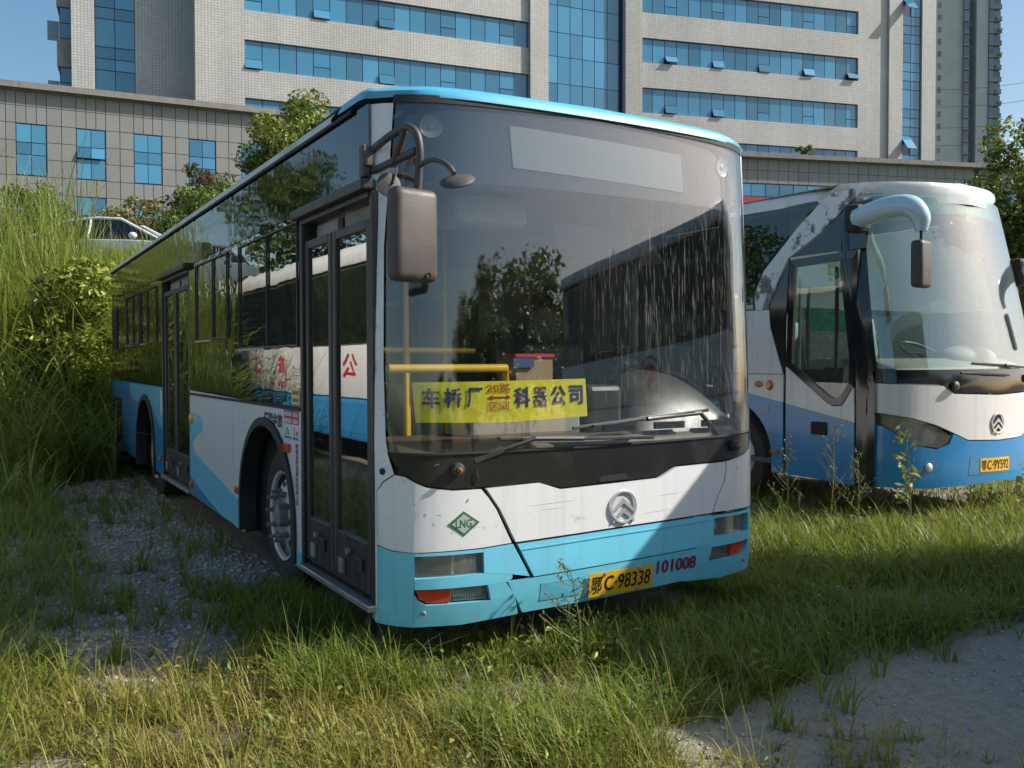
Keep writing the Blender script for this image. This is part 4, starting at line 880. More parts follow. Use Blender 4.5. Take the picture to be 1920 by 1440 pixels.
MB().patch([[(2.865, 1.402), (12.6, 1.398), (12.6, 2.07), (3.27, 2.08), (3.08, 2.075), (3.05, 1.9), (2.95, 1.62)]], cs, .02, -.02, (.5, .2)).build('side_panel', 'coach_white', coach)
MB().patch([[(2.863, 1.402), (2.95, 1.62), (3.05, 1.9), (3.08, 2.1), (2.84, 2.6), (2.84, 1.50)]], cs, .016, -.02, (0, .2)).build('door_surround', 'black_gloss', coach)
MB().patch([[(3.085, 2.08), (3.27, 2.085), (3.30, 2.25), (3.18, 2.5), (2.75, 2.9), (2.36, 3.2), (1.92, 3.2), (2.45, 2.82), (2.85, 2.6), (3.0, 2.35)]], cs, .024, -.02, (0, .2)).build('sweep_stripe', 'coach_peeling', coach)
MB().patch([[(1.90, 2.61), (2.82, 2.61), (2.45, 2.80), (2.10, 3.07), (1.84, 3.07), (1.86, 2.9)]], cs, .012, -.02, (0, .2)).build('header_panel', 'black_gloss', coach)
for a0, a1 in ((3.30, 5.2), (5.24, 7.4), (7.44, 9.6), (9.64, 12.4)):
    P = rect(a0, 2.09, a1, 3.15) if a0 > 4 else [(3.31, 2.09), (5.2, 2.09), (5.2, 3.15), (2.46, 3.15), (2.78, 2.93), (3.21, 2.53), (3.33, 2.27)]
    w = MB().patch([P], cs, .006, -.012, (0, .2)).build('window', 'coach_side', coach)
cu = MB(); n = 90
cu.add([(5.72 + .022 * math.sin(k * 1.1) + max(0, z - 1.9) * .075, 3.0 + k * .1 + .0, z) for z in (2.0, 3.12) for k in range(n)], [(k, k + 1, n + k + 1, n + k) for k in range(n - 1)]); cu.build('curtain', 'curtain_cloth', coach, 80)
MB().patch([rect(1.9, .36, 12.6, 2.09)], cf, .02, -.02, (0, .2)).build('far_side_panel', 'coach_white', coach)
MB().patch([rect(2.6, 3.1, 12.6, 3.2)], cf, .02, -.02, (0, .2)).build('far_cant_rail', 'coach_white', coach)
MB().patch([rect(2.1, 2.1, 12.4, 3.09)], cf, .006, -.01, (0, .2)).build('far_window', 'coach_glass', coach)
MB().prism([(5.6, .4), (8.04, .4), (8.04, 2.0), (7.95, 3.2), (5.69, 3.2), (5.6, 2.0)], (12.55, 12.65)).build('rear_panel', 'coach_white', coach)
MB().box((5.62, 1.9, .45), (8.02, 12.5, .5)).build('floor', 'bus_floor', coach)
MB().box((5.75, 3.0, .52), (7.9, 12.4, .95)).build('saloon_floor', 'bus_floor', coach)
# roof
rows = [(.03, 3.07), (.036, 3.15), (.024, 3.22), (-.015, 3.27), (-.09, 3.305), (-.20, 3.33)]
aa = [i * .085 for i in range(-18, 19)]; v = []
for d, z in rows:
    for a in aa: q = CO(a, 3.12, d); v.append((q[0], q[1], z))
for a in aa: q = CO(a, 3.12, -.20); x_ = min(7.99, max(5.65, 6.82 + (q[0] - 6.82) * 1.02)); e_ = abs(x_ - 6.82) / 1.17; v.append((x_, 2.45, 3.375 - .16 * e_ ** 3.2))
n = len(aa); MB().add(v, [(j * n + i, j * n + i + 1, (j + 1) * n + i + 1, (j + 1) * n + i) for j in range(len(rows)) for i in range(n - 1)]).build('roof_front_cap', 'coach_white', coach, 60)
prof = [(5.655, 3.145), (5.645, 3.20), (5.68, 3.255), (5.78, 3.305), (6.1, 3.36), (6.82, 3.385), (7.54, 3.36), (7.86, 3.305), (7.96, 3.255), (7.995, 3.20), (7.985, 3.145)]
n = len(prof); ys = [2.40, 2.7, 3.4, 6, 9, 12.6]; MB().add([(6.82 + (x - 6.82) * (.95 if y < 2.5 else .98 if y < 3 else 1.), y, z + (0 if y > 3 else -.012 if y > 2.5 else -.04)) for y in ys for x, z in prof], [(j * n + i, j * n + i + 1, (j + 1) * n + i + 1, (j + 1) * n + i) for j in range(len(ys) - 1) for i in range(n - 1)]).build('roof', 'coach_white', coach, 60)
MB().patch([[(-1.30, 3.165), (-1.02, 3.175), (-1.04, 3.205), (-1.28, 3.20)]], CO, .01, -.03).build('roof_marker', 'coach_peeling', coach)
# mirror arm
am = MB().tube([(5.47, 1.84, 2.87), (5.38, 1.50, 2.90), (5.375, 1.30, 2.90), (5.39, 1.20, 2.86), (5.415, 1.155, 2.77), (5.42, 1.15, 2.66)], [.10, .098, .098, .095, .085, .05], 14, sub=5).build('mirror_arm', 'mirror_arm_blue', coach, 50)
MB().box((5.40, 1.80, 2.74), (5.60, 1.97, 3.0)).build('arm_mount', 'rubber', am, bevel=.04)
MB().box((-.115, -.06, -.205), (.115, .05, .205), Matrix.Translation((5.43, 1.16, 2.375)) @ Matrix.Rotation(R_(14), 4, 'Z')).build('mirror_head', 'mirror_plastic', am, 40, bevel=.035, bseg=3)
MB().tube([(5.42, 1.15, 2.70), (5.43, 1.16, 2.55)], .012, 8).build('mirror_stem', 'rubber', am)
fz = -.36
fm = MB().tube([(8.12, 1.90, 2.87 + fz), (8.26, 1.62, 2.90 + fz), (8.32, 1.40, 2.90 + fz), (8.33, 1.26, 2.86 + fz), (8.33, 1.19, 2.77 + fz), (8.33, 1.18, 2.66 + fz)], [.10, .10, .095, .09, .075, .045], 14, sub=5).build('mirror_arm', 'mirror_arm_blue', coach, 50)
MB().box((8.02, 1.82, 2.70 + fz), (8.18, 2.0, 3.0 + fz)).build('arm_mount', 'rubber', fm, bevel=.04)
MB().box((8.22, 1.12, 2.17 + fz), (8.45, 1.24, 2.58 + fz)).build('mirror_head', 'mirror_plastic', fm, 40, bevel=.035, bseg=3)
# wheel, wipers, lamps, words
def cwheel(c, side):
    ax = Vector((side, 0, 0)); t = MB().lathe([(.27, -.13), (.44, -.13), (.49, -.06), (.49, .06), (.44, .13), (.30, .13), (.27, .10)], c, ax, 36).build('wheel', 'tyre', coach, 40)
    MB().lathe([(.295, .125), (.28, .10), (.24, .02), (.15, .06), (.09, .08), (.09, .13), (0, .14)], c, ax, 30).build('rim', 'rim', t, 40)
for y in (CA, 10.2): cwheel((5.76, y, .49), -1); cwheel((7.88, y, .49), 1)
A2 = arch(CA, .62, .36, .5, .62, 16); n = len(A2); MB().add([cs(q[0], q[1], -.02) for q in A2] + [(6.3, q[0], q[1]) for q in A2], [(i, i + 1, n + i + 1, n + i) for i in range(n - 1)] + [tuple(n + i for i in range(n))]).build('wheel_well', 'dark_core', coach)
def CW(a, z, o): return Vector(CO(a, z, o))
for a0, z0, a1, z1, b0, b1 in ((-.60, 1.30, -.35, 1.40, (-.5, 1.42), (.15, 1.395)), (.55, 1.36, .2, 1.47, (-.35, 1.51), (.55, 1.47))):
    w = MB().lathe([(.04, 0), (.04, .03), (0, .045)], CW(a0, z0, 0), (0, -1, .1), 14).build('wiper', 'wiper_black', coach, 40)
    MB().tube([CW(a0, z0, .05), CW(a1, z1, .06), CW((b0[0] + b1[0]) / 2, (b0[1] + b1[1]) / 2, .04)], .018, 8).build('arm', 'wiper_black', w)
    MB().tube([CW(b0[0] + (b1[0] - b0[0]) * k / 6, b0[1] + (b1[1] - b0[1]) * k / 6, .025) for k in range(7)], .012, 6).build('blade', 'wiper_black', w)
MB().ball((5.56, 3.20, 1.29), (.02, .06, .035), 12, 8).build('side_indicator', 'lamp_orange', coach, 50)
MB().lathe([(0, .03), (.035, .03), (.05, .015), (.055, 0)], (5.57, 3.05, 1.28), (-1, 0, 0), 16).build('filler_cap', 'lamp_orange', coach, 40)
MB().box((5.55, 2.93, .565), (5.572, 3.03, .60)).build('side_marker', 'lamp_orange', coach, bevel=.005)
lettering('capacity_note', '核载15人', cs, 'ink_white', coach, (3.19, .985, 2.94, 1.065), .0, .004)
# cab
MB().prism([(1.62, 1.30), (1.64, 1.47), (1.95, 1.56), (2.25, 1.50), (2.3, 1.2), (2.2, .5), (1.8, .5)], (5.75, 7.9), 'yz').build('dashboard', 'coach_dash', coach, 40, bevel=.04)
MB().ball((7.35, 2.0, 1.56), (.42, .22, .14), 20, 10).build('instrument_cowl', 'coach_dash', coach, 60)
c = Vector((7.25, 2.45, 1.62)); ax = Vector((0, -.5, .86)); q1 = Vector((1, 0, 0)); q2 = ax.cross(q1)
MB().tube([c + (q1 * math.cos(2 * math.pi * k / 24) + q2 * math.sin(2 * math.pi * k / 24)) * .24 for k in range(25)], .018, 8, False).tube([c - q1 * .23, c + q1 * .23], .014, 6).tube([c, c - ax * .45], .04, 8).build('steering_wheel', 'coach_dash', coach, 50)
def cseat(x, y, w, base, m1='seat_teal'):
    s_ = MB().box((x - w / 2, y, base), (x + w / 2, y + .45, base + .14)).build('seat', m1, coach, 40, bevel=.04)
    MB().prism([(y + .38, base + .08), (y + .52, base + .08), (y + .66, base + .86), (y + .60, base + .92), (y + .52, base + .88)], (x - w / 2, x + w / 2), 'yz').build('backrest', m1, s_, 40, bevel=.03)
    MB().box((x - w / 4, y + .56, base + .86), (x + w / 4, y + .66, base + 1.02)).build('headrest', 'beige', s_, 40, bevel=.03)
cseat(7.25, 2.75, .52, 1.15)
for r_ in range(4):
    for x in (6.05, 6.5, 7.2, 7.65): cseat(x, 4.2 + r_ * .9, .43, 1.15)
pn = MB().box((6.0, 2.92, 1.55), (6.72, 2.96, 1.86)).build('partition_cloth', 'grey_cloth', coach, bevel=.01)
MB().box((6.0, 2.919, 1.86), (6.72, 2.959, 2.08)).build('partition_cloth', 'green_cloth', coach, bevel=.01)
MB().box((5.95, 2.93, 1.0), (6.75, 3.0, 1.33)).build('step_panel', 'beige', coach)
MB().tube([(6.0, 2.9, 1.2), (5.98, 2.9, 2.2), (6.0, 2.9, 2.3), (6.7, 2.9, 2.3), (6.74, 2.9, 2.2), (6.74, 2.9, 1.4)], .02, 8).build('partition_rail', 'hub_grey', coach, 50)
MB().tube([(5.72, 2.78, .6), (5.72, 2.78, 2.4)], .015, 8).build('grab_rail', 'beige', coach, 50)
MB().tube([(5.95, 2.5, .6), (5.95, 2.5, 2.5)], .02, 8).build('grab_rail', 'rubber', coach, 50)

# ------------------------------------------------------------------ coaches that stand outside the frame and show in the bus glass
def plain_coach(name, x0, x1, y0, y1, H, zb, zw, label, paint2, nwin, lowz=.55):
    t = thing(name, ((x0 + x1) / 2, (y0 + y1) / 2, 0), label, 'coach'); e = .003
    MB().box((x0, y0, .38), (x1, y1, zb - lowz)).build('lower_body', paint2, t, 40, bevel=.06)
    MB().box((x0 - e, y0 - e, zb - lowz + .001), (x1 + e, y1 + e, zb)).build('upper_body', 'coach_white', t, 40, bevel=.03)
    MB().box((x0 + .02, y0 + .05, zb + .001), (x1 - .02, y1 - .05, zw)).build('window_band', 'black_gloss', t, 40, bevel=.05)
    MB().prism([(x0, zw + .001), (x0, H - .16), (x0 + .08, H - .05), (x0 + .3, H), (x1 - .3, H), (x1 - .08, H - .05), (x1, H - .16), (x1, zw + .001)], (y0 + .02, y1 - .02)).build('roof', 'coach_white', t, 40, bevel=.04)
    L_ = (y1 - y0 - .5) / nwin
    for k in range(nwin):
        for x, sg in ((x1 - .018, 1), (x0 + .018, -1)):
            MB().box((x - .004, y0 + .25 + k * L_ + .04, zb + .06), (x + .004, y0 + .25 + (k + 1) * L_ - .04, zw - .06)).build('window', 'black_panel', t)
    for y, sg in ((y0, -1), (y1, 1)):
        MB().box((x0 + .3, y - .03 * sg - .012, zb + .08), (x1 - .3, y - .03 * sg + .012, zw - .08)).build('end_window', 'black_panel', t, bevel=.01)
        MB().box((x0 + .05, y - .04, .36), (x1 - .05, y + .04, .62)).build('bumper', paint2, t, 40, bevel=.03)
        for x in (x0 + .22, x1 - .22):
            MB().box((x - .10, y - .022, .82), (x + .10, y + .022, 1.10)).build('end_lamp', 'lamp_red' if sg > 0 else 'fog_white', t, 40, bevel=.015)
        MB().box((x0 + .5, y - .014, .72), (x1 - .5, y + .014, 1.15)).build('engine_flap', paint2, t, 40, bevel=.01)
    for x, sg in ((x0, -1), (x1, 1)):
        for k in range(4): MB().box((x - .006, y0 + 2.0 + k * (y1 - y0 - 4) / 4, .50), (x + .006, y0 + 1.97 + (k + 1) * (y1 - y0 - 4) / 4, .94)).build('luggage_flap', paint2, t, bevel=.004)
    for y in (y0 + 1.2, y1 - 1.5):
        for x, sg in ((x0 + .16, -1), (x1 - .16, 1)):
            w = MB().lathe([(.27, -.13), (.44, -.13), (.49, -.06), (.49, .06), (.44, .155), (.30, .165), (.27, .10)], (x, y, .49), (sg, 0, 0), 28).build('wheel', 'tyre', t, 40)
            MB().lathe([(.295, .16), (.24, .10), (.12, .13), (0, .15)], (x, y, .49), (sg, 0, 0), 20).build('rim', 'rim', t, 40)
    return t
lc = plain_coach('shuttle_coach', -5.5, -3.02, 3.6, 15.6, 3.3, 1.78, 2.95, 'white coach with red characters mirrored in the side glass of the city bus', 'bus_blue', 6, .78)
def LS(s, z, o): return (-3.017 + o, s, z)
MB().patch([[(15.55, 1.77), (15.2, 1.5), (14.6, 1.25), (13.8, 1.10), (12.6, 1.02), (15.55, 1.02)]], LS, .003, .001, (0, 0)).build('blue_wave', 'mirror_arm_blue', lc)
MB().patch([[(15.3, 1.77), (14.8, 1.35), (14.2, 1.14), (13.4, 1.02), (15.0, 1.02), (15.55, 1.4)]], LS, .003, .005, (0, 0)).build('blue_wave', 'coach_blue', lc)
for t_, y in (('公', 8.6), ('旅', 11.9), ('游', 13.6)): lettering('lettering', t_, LS, 'ink_red', lc, (y, 1.30, y + .6, 1.66), .02, .006)
lettering('lettering', 'Travel', LS, 'ink_red', lc, (11.6, 1.10, 13.0, 1.24), .0, .006)
mb = plain_coach('parked_coach', 4.3, 6.7, -5.6, -.95, 3.12, 1.95, 2.9, 'white coach with a red emblem mirrored in the windscreen of the city bus', 'coach_white', 3)
def RS(s, z, o): return (4.297 - o, s, z)
sw_ = [(math.cos(2 * math.pi * k / 40), math.sin(2 * math.pi * k / 40)) for k in range(40)]
ec = -3.1
MB().add([RS(ec + c * r, 1.62 + s_ * r, o) for r, o in ((.26, .001), (.26, .004), (.235, .004), (.235, .001)) for c, s_ in sw_], [(j * 40 + k, j * 40 + (k + 1) % 40, (j + 1) * 40 + (k + 1) % 40, (j + 1) * 40 + k) for j in range(3) for k in range(40)]).build('emblem_ring', 'ink_red', mb)
lettering('emblem', 'S', RS, 'ink_red', mb, (ec + .14, 1.44, ec - .14, 1.80), .06, .005)

# ------------------------------------------------------------------ cars on the terrace
def sedan(name, loc, rz, label):
    t = thing(name, loc, label, 'car', 'white cars on the terrace'); m = Matrix.Translation(loc) @ Matrix.Rotation(rz, 4, 'Z')
    st = [(-2.25, .62, .62), (-2.2, .5, .86), (-1.7, .32, 1.0), (-1.35, .3, 1.04), (-.7, .3, 1.0), (.6, .3, .98), (1.0, .3, .96), (1.6, .32, .88), (2.1, .4, .74), (2.28, .55, .60)]
    b = MB(); v = []
    for x, zl, zt in st:
        k = 1 - max(0, abs(x) - 1.6) * .22
        for y, z in ((-.80 * k, zl), (-.88 * k, zl + (zt - zl) * .45), (-.86 * k, zt - .05), (-.74 * k, zt), (0, zt + .02), (.74 * k, zt), (.86 * k, zt - .05), (.88 * k, zl + (zt - zl) * .45), (.80 * k, zl)): v.append(m @ Vector((x, y, z)))
    n = 9; b.add(v, [(j * n + i, j * n + i + 1, (j + 1) * n + i + 1, (j + 1) * n + i) for j in range(len(st) - 1) for i in range(n - 1)] + [tuple(range(n)), tuple((len(st) - 1) * n + i for i in range(n))] + [(j * n, (j + 1) * n, (j + 1) * n + n - 1, j * n + n - 1) for j in range(len(st) - 1)])
    b.build('body', 'car_white', t, 40)
    gh = [(-1.75, 1.0, .72), (-.95, 1.40, .60), (-.2, 1.47, .60), (.35, 1.44, .60), (1.25, .98, .72)]
    g = MB(); v = []
    for x, z, w in gh:
        for y, zz in ((-.80, .98), (-w, z), (0, z + .025 if z > 1 else z), (w, z), (.80, .98)): v.append(m @ Vector((x, y if z > 1.05 or abs(y) < .75 else y, zz)))
    g.add(v, [(j * 5 + i, j * 5 + i + 1, (j + 1) * 5 + i + 1, (j + 1) * 5 + i) for j in range(4) for i in range(4)]); g.build('glasshouse', 'car_glass', t, 20)
    for sg in (-1, 1):
        MB().tube([m @ Vector(q) for q in ((-1.75, sg * .76, 1.0), (-.95, sg * .61, 1.41), (-.2, sg * .61, 1.48), (.35, sg * .61, 1.45), (1.25, sg * .74, .98))], .035, 8).build('roof_rail', 'car_white', t, 50)
        MB().tube([m @ Vector(q) for q in ((-.35, sg * .615, 1.46), (-.35, sg * .80, .98))], .03, 8).build('door_pillar', 'car_white', t, 50)
        MB().ball(m @ Vector((.75, sg * .95, 1.03)), (.10, .10, .075), 12, 8).build('door_mirror', 'car_white', t, 50)
        MB().box((1.85, sg * .62 - .16, .62), (2.2, sg * .62 + .16, .74), m).build('headlight', 'lamp_lens', t, bevel=.03)
        for x in (-1.35, 1.38): MB().lathe([(.0, .06), (.2, .07), (.22, .1), (.31, .1), (.325, .06), (.325, -.1), (0, -.1)], m @ Vector((x, sg * .80, .32)), m.to_3x3() @ Vector((0, sg, 0)), 24).build('wheel', 'tyre', t, 40)
    g2 = MB().add([m @ Vector(q) for q in ((-.95, -.58, 1.405), (-.95, .58, 1.405), (.35, .58, 1.445), (.35, -.58, 1.445), (-.95, 0, 1.435), (-.2, -.58, 1.475), (-.2, .58, 1.475), (-.2, 0, 1.505), (.35, 0, 1.475))], [(0, 5, 7, 4), (4, 7, 6, 1), (5, 3, 8, 7), (7, 8, 2, 6)]); g2.build('roof', 'car_white', t, 60)
sedan('white_car', (1.25, 19.6, 3.38), R_(-31), 'white saloon car on the terrace, roof and mirror showing above the reeds')
sedan('white_car', (-3.6, 23.6, 3.45), R_(-31), 'white car at the far left edge behind the reeds')
# ------------------------------------------------------------------ buildings
def granite_mat(name, c):
    m, nt, out = nodes(name); p = N(nt, 'BsdfPrincipled', Roughness=.6); L(nt, p.outputs[0], out.inputs[0])
    g = N(nt, 'NewGeometry'); no = N(nt, 'TexNoise'); no.inputs['Scale'].default_value = 1.1; no.inputs['Detail'].default_value = 9; no.inputs['Roughness'].default_value = .7
    L(nt, g.outputs['Position'], no.inputs['Vector']); oi = N(nt, 'ObjectInfo')
    n2 = N(nt, 'TexNoise'); n2.inputs['Scale'].default_value = 30; n2.inputs['Detail'].default_value = 3; L(nt, g.outputs['Position'], n2.inputs['Vector'])
    base = mixc(nt, no.outputs['Fac'], tuple(x * .84 for x in c), tuple(x * 1.12 for x in c))
    base = mixc(nt, mathn(nt, 'MULTIPLY', oi.outputs['Random'], .55), base, tuple(x * .80 for x in c))
    base = mixc(nt, ramp(nt, n2.outputs['Fac'], [(.35, .0), (.7, .35)]), base, tuple(x * .6 for x in c))
    L(nt, base, p.inputs['Base Color'])
granite_mat('granite_slab', (.262, .267, .258))
def unit_box(name, mat, bev=.0):
    me = bpy.data.meshes.new(name); bm = bmesh.new(); bmesh.ops.create_cube(bm, size=1.0)
    if bev: bmesh.ops.bevel(bm, geom=bm.edges[:], offset=bev, segments=1, affect='EDGES')
    bm.to_mesh(me); bm.free(); me.materials.append(M[mat]); return me
UB = {k: unit_box(k, k) for k in ('granite_slab', 'blue_glass', 'blue_glass_bright', 'tower_glass', 'tower_brown', 'frame_navy', 'frame_grey')}
def seg_fn(P0, d):
    P0 = Vector((P0[0], P0[1], 0)); d = Vector((d[0], d[1], 0)).normalized(); n = Vector((d.y, -d.x, 0))
    def fn(a, z, off=0.): q = P0 + d * a + n * off; return (q.x, q.y, z)
    fn.d = d; fn.n = n; fn.rz = math.atan2(d.y, d.x); return fn
def place(name, me, fn, a0, z0, a1, z1, off, t, parent, tilt=0.):
    """unit box laid on a facade: spans a0..a1, z0..z1, its face off in front of the plane, t thick; tilt swings it out about its top edge"""
    o = bpy.data.objects.new(name, me); col.objects.link(o)
    cz = (z0 + z1) / 2; h = z1 - z0; c = Vector(fn((a0 + a1) / 2, cz, off - t / 2))
    if tilt: c = Vector(fn((a0 + a1) / 2, z1 - h / 2 * math.cos(tilt), off - t / 2 + h / 2 * math.sin(tilt)))
    o.location = c; wob = .008 if 'glass' in me.name else 0; o.rotation_euler = (-tilt + RND.uniform(-wob, wob), 0, fn.rz + RND.uniform(-wob, wob)); o.scale = (a1 - a0, t, h); setp(o, parent); return o
def wallbox(fn, a0, z0, a1, z1, off, t):
    v = [fn(a, z, o) for o in (off, off - t) for a, z in ((a0, z0), (a1, z0), (a1, z1), (a0, z1))]
    return v, [(0, 1, 2, 3), (7, 6, 5, 4), (0, 4, 5, 1), (1, 5, 6, 2), (2, 6, 7, 3), (3, 7, 4, 0)]

# --- granite podium
PP = [(-9, 52.6), (-.65, 51.7), (13.7, 50.2), (45.2, 44.7), (63.8, 38.5), (75, 34.0)]
pod = thing('granite_podium', (30, 52, 3.4), 'grey granite podium block with square blue windows under a plain cornice', 'building')
segs = [(seg_fn(PP[i], (PP[i + 1][0] - PP[i][0], PP[i + 1][1] - PP[i][1])), math.hypot(PP[i + 1][0] - PP[i][0], PP[i + 1][1] - PP[i][1])) for i in range(5)]
ROWS = [16.08, 15.18, 14.26, 13.33, 12.41, 11.49, 10.57, 9.64, 8.72, 7.80, 6.88]
G = .016; cnt = 0
mid = MB()
for si, (fn, ln) in enumerate(segs):
    MB().add(*wallbox(fn, -.02, 3.0, ln + .02, 16.0, -.06, 9.0)).build('wall', 'joint_dark', pod)
    MB().add(*wallbox(fn, -.1, 16.03, ln + .1, 16.36, .42, 1.2)).build('cornice', 'cornice', pod)
    MB().add(*wallbox(fn, -.1, 15.96, ln + .1, 16.03, .16, .9)).build('cornice_lower', 'cornice', pod)
    MB().add(*wallbox(fn, -.02, 3.0, ln + .02, 6.87, .0, .05)).build('plinth', 'granite_dark', pod)
    if si in (0, 1):      # window bays, slab by slab
        a0 = .89 if si == 1 else .89 - 2.9 * 3 + 8.4
        ks = range(0, 5) if si == 1 else range(0, 3)
        for k in ks:
            w0 = a0 + 2.9 * k; w1 = w0 + 1.47; nx_ = w0 + 2.9
            colsA = [(w0 + i * .49, w0 + (i + 1) * .49) for i in range(3)] + [(w1 + i * .715, w1 + (i + 1) * .715) for i in range(2)]
            if k == 0 and si == 1: colsA += [(-.05, .42), (.42, .89)]
            for r in range(len(ROWS) - 1):
                zt, zb = ROWS[r], ROWS[r + 1]; win = r in (2, 3, 4, 6, 7, 8)
                if r >= 8 and si == 0: continue
                for ci, (x0, x1) in enumerate(colsA):
                    if win and ci < 3: continue
                    if x1 > ln: continue
                    place('slab', UB['granite_slab'], fn, x0 + G, zb + G, x1 - G, zt - G, 0., .05, pod); cnt += 1
            for zt, zb in ((14.26, 11.49), (10.57, 7.80)):
                if w1 > ln: continue
                wd = MB().add(*wallbox(fn, w0, zb, w1, zt, -.055, .04)).build('window', 'frame_navy', pod)
                for i in range(2):
                    for q0, q1 in ((0, .36), (.36, .60), (.60, 1.0)):
                        x0 = w0 + .03 + i * .71; z1 = zt - .05 - (zt - zb - .07) * q0; z0 = zt - .05 - (zt - zb - .07) * q1 + .045
                        tl = R_(16) if (k == 1 and si == 1 and zt > 14 and q0 == .36) else 0
                        place('pane', UB['blue_glass'], fn, x0, z0, x0 + .675, z1, -.03, .03, wd, tl)
    elif si in (3, 4):
        n = int(ln / .80)
        for k in range(n):
            for r in (0, 1):
                if cnt < 299: place('slab', UB['granite_slab'], fn, k * .8 + G, ROWS[r + 1] + G, k * .8 + .8 - G, ROWS[r] - G, 0., .05, pod); cnt += 1
        st = MB().add(*wallbox(fn, 0, 13.3, ln, 14.26, -.055, .04)).build('window_strip', 'frame_navy', pod)
        for k in range(int(ln / 1.1)): place('pane', UB['blue_glass'], fn, k * 1.1 + .03, 13.35, k * 1.1 + 1.07, 14.2, -.03, .03, st)
        MB().add(*wallbox(fn, 0, 12.3, ln, 13.29, .02, .08)).build('red_fascia', 'shop_red', pod)
        MB().add(*wallbox(fn, 0, 6.87, ln, 12.29, .0, .05)).build('lower_wall', 'granite_dark', pod)
    else:
        n = int(ln / .8)
        for k in range(n):
            for r in range(7): mid.add(*wallbox(fn, k * .8 + G, ROWS[r + 1] + G, k * .8 + .8 - G, ROWS[r] - G, 0., .05))
mid.build('slab', 'granite_slab', pod, kind='stuff')

# --- tiled office tower
tow = thing('office_tower', (35, 60, 3.4), 'pale tiled office tower with blue ribbon windows rising behind the granite podium', 'building')
d1, d2 = (.98917, -.14675), (.96439, -.26447)
F1 = seg_fn((13.31, 55.6), d1); F2 = seg_fn((41.66, 51.14), d2); F0 = seg_fn((13.31 + .14675 * 2.6, 55.6 + .98917 * 2.6), d1)
TOPZ = 36.0
BANDS = [(16.5, 18.43), (20.25, 22.13), (24.0, 25.83), (27.7, 29.53), (31.4, 33.2)]
def wall_strips(fn, a0, a1, zs, off, t, name='wall'):
    for z0, z1 in zs: MB().add(*wallbox(fn, a0, z0, a1, z1, off, t)).build(name, 'mosaic', tow)
solidz = [(12.0, BANDS[0][0])] + [(BANDS[i][1], BANDS[i + 1][0]) for i in range(4)] + [(BANDS[4][1], TOPZ)]
# recessed left bay
MB().add(*wallbox(F0, -10.13, 12, -8.84, TOPZ, .55, 6)).build('pilaster', 'mosaic', tow)
MB().add(*wallbox(F0, -6.49, 12, -2.6, TOPZ, 0, 6)).build('wall', 'mosaic', tow)
gs = MB().add(*wallbox(F0, -8.84, 12, -6.49, TOPZ, -.06, 5)).build('stair_glazing', 'frame_navy', tow)
z = 15.0; k = 0
while z < 30:
    h = (1.75, .72, .74)[k % 3]
    for i in range(2): place('pane', UB['blue_glass'], F0, -8.80 + i * 1.16, z + .03, -8.80 + i * 1.16 + 1.11, z + h - .03, -.03, .05, gs)
    z += h; k += 1
for kf in range(5):
    zb = 12.55 + kf * 3.7
    MB().add(*wallbox(F0, -11.0, zb, -10.14, zb + 1.75, -.2, 4)).build('bay_spandrel', 'tower_brown', tow, bevel=.05)
    bw = MB().add(*wallbox(F0, -10.85, zb + 1.76, -10.14, zb + 3.69, -.3, 3.8)).build('bay_window', 'frame_navy', tow)
    for j in range(2):
        q = Vector(F0(-10.5, 0, -.28)); place('pane', UB['blue_glass'], F0, -10.80, zb + 1.82 + j * .95, -10.2, zb + 2.70 + j * .95, -.28, .03, bw)
    MB().add(*wallbox(F0, -11.55, zb + 1.7, -10.9, zb + 2.9, -.6, .06)).build('open_sash', 'tower_glass', tow)
# left wing
MB().add(*wallbox(F1, -2.99, 12, 0, TOPZ, 0, 6)).build('wall', 'mosaic', tow)
wall_strips(F1, 0, 19.69, solidz, 0, .4)
MB().add(*wallbox(F1, 0, 12, 19.69, TOPZ, -.405, 5.4)).build('core', 'joint_dark', tow)
MB().add(*wallbox(F1, 19.69, 12, 21.1, TOPZ, .25, 6)).build('pilaster', 'mosaic', tow)
def ribbon(fn, a0, a1, z0, z1, n, openers, opened):
    rb = MB().add(*wallbox(fn, a0, z0, a1, z1, -.2, .12)).build('ribbon_window', 'frame_navy', tow)
    w = (a1 - a0) / n
    for k in range(n):
        x0, x1 = a0 + k * w + .025, a0 + (k + 1) * w - .025; mt = UB['blue_glass']
        if k in openers:
            zs = z0 + (z1 - z0) * .36
            place('pane', mt, fn, x0, zs + .03, x1, z1 - .06, -.17, .04, rb)
            place('sash', mt, fn, x0, z0 + .03, x1, zs - .03, -.10 if k in opened else -.16, .05, rb, R_(opened[k]) if k in opened else 0)
        else: place('pane', mt, fn, x0, z0 + .03, x1, z1 - .06, -.17, .04, rb)
OPN = RND.sample(range(200), 90)
for bi, (z0, z1) in enumerate(BANDS[:4]):
    ribbon(F1, 0.0, 19.66, z0, z1, 18, (0, 4, 8, 12, 16), [{}, {0: 20, 8: 14}, {4: 22, 8: 18}, {}][bi])
    ribbon(F2, 0.0, 18.72, z0, z1, 19, (2, 6, 10, 14, 18), [{}, {2: 20, 6: 24}, {2: 34, 6: 20, 10: 16, 14: 24, 18: 32}, {}][bi])
# central curtain wall
cw = MB().add(*wallbox(F1, 21.1, 12, 27.6, TOPZ, -.30, 5)).build('curtain_wall', 'frame_navy', tow)
CX = [21.15, 22.05, 23.05, 24.05, 25.05, 26.1, 27.1]
z = 14.4; k = 0
while z < 32:
    h = (1.95, 1.75)[k % 2]
    for i in range(6): place('pane', UB['blue_glass'], F1, CX[i] + .025, z + .025, CX[i + 1] - .025, z + h - .025, -.26, .05, cw)
    z += h; k += 1
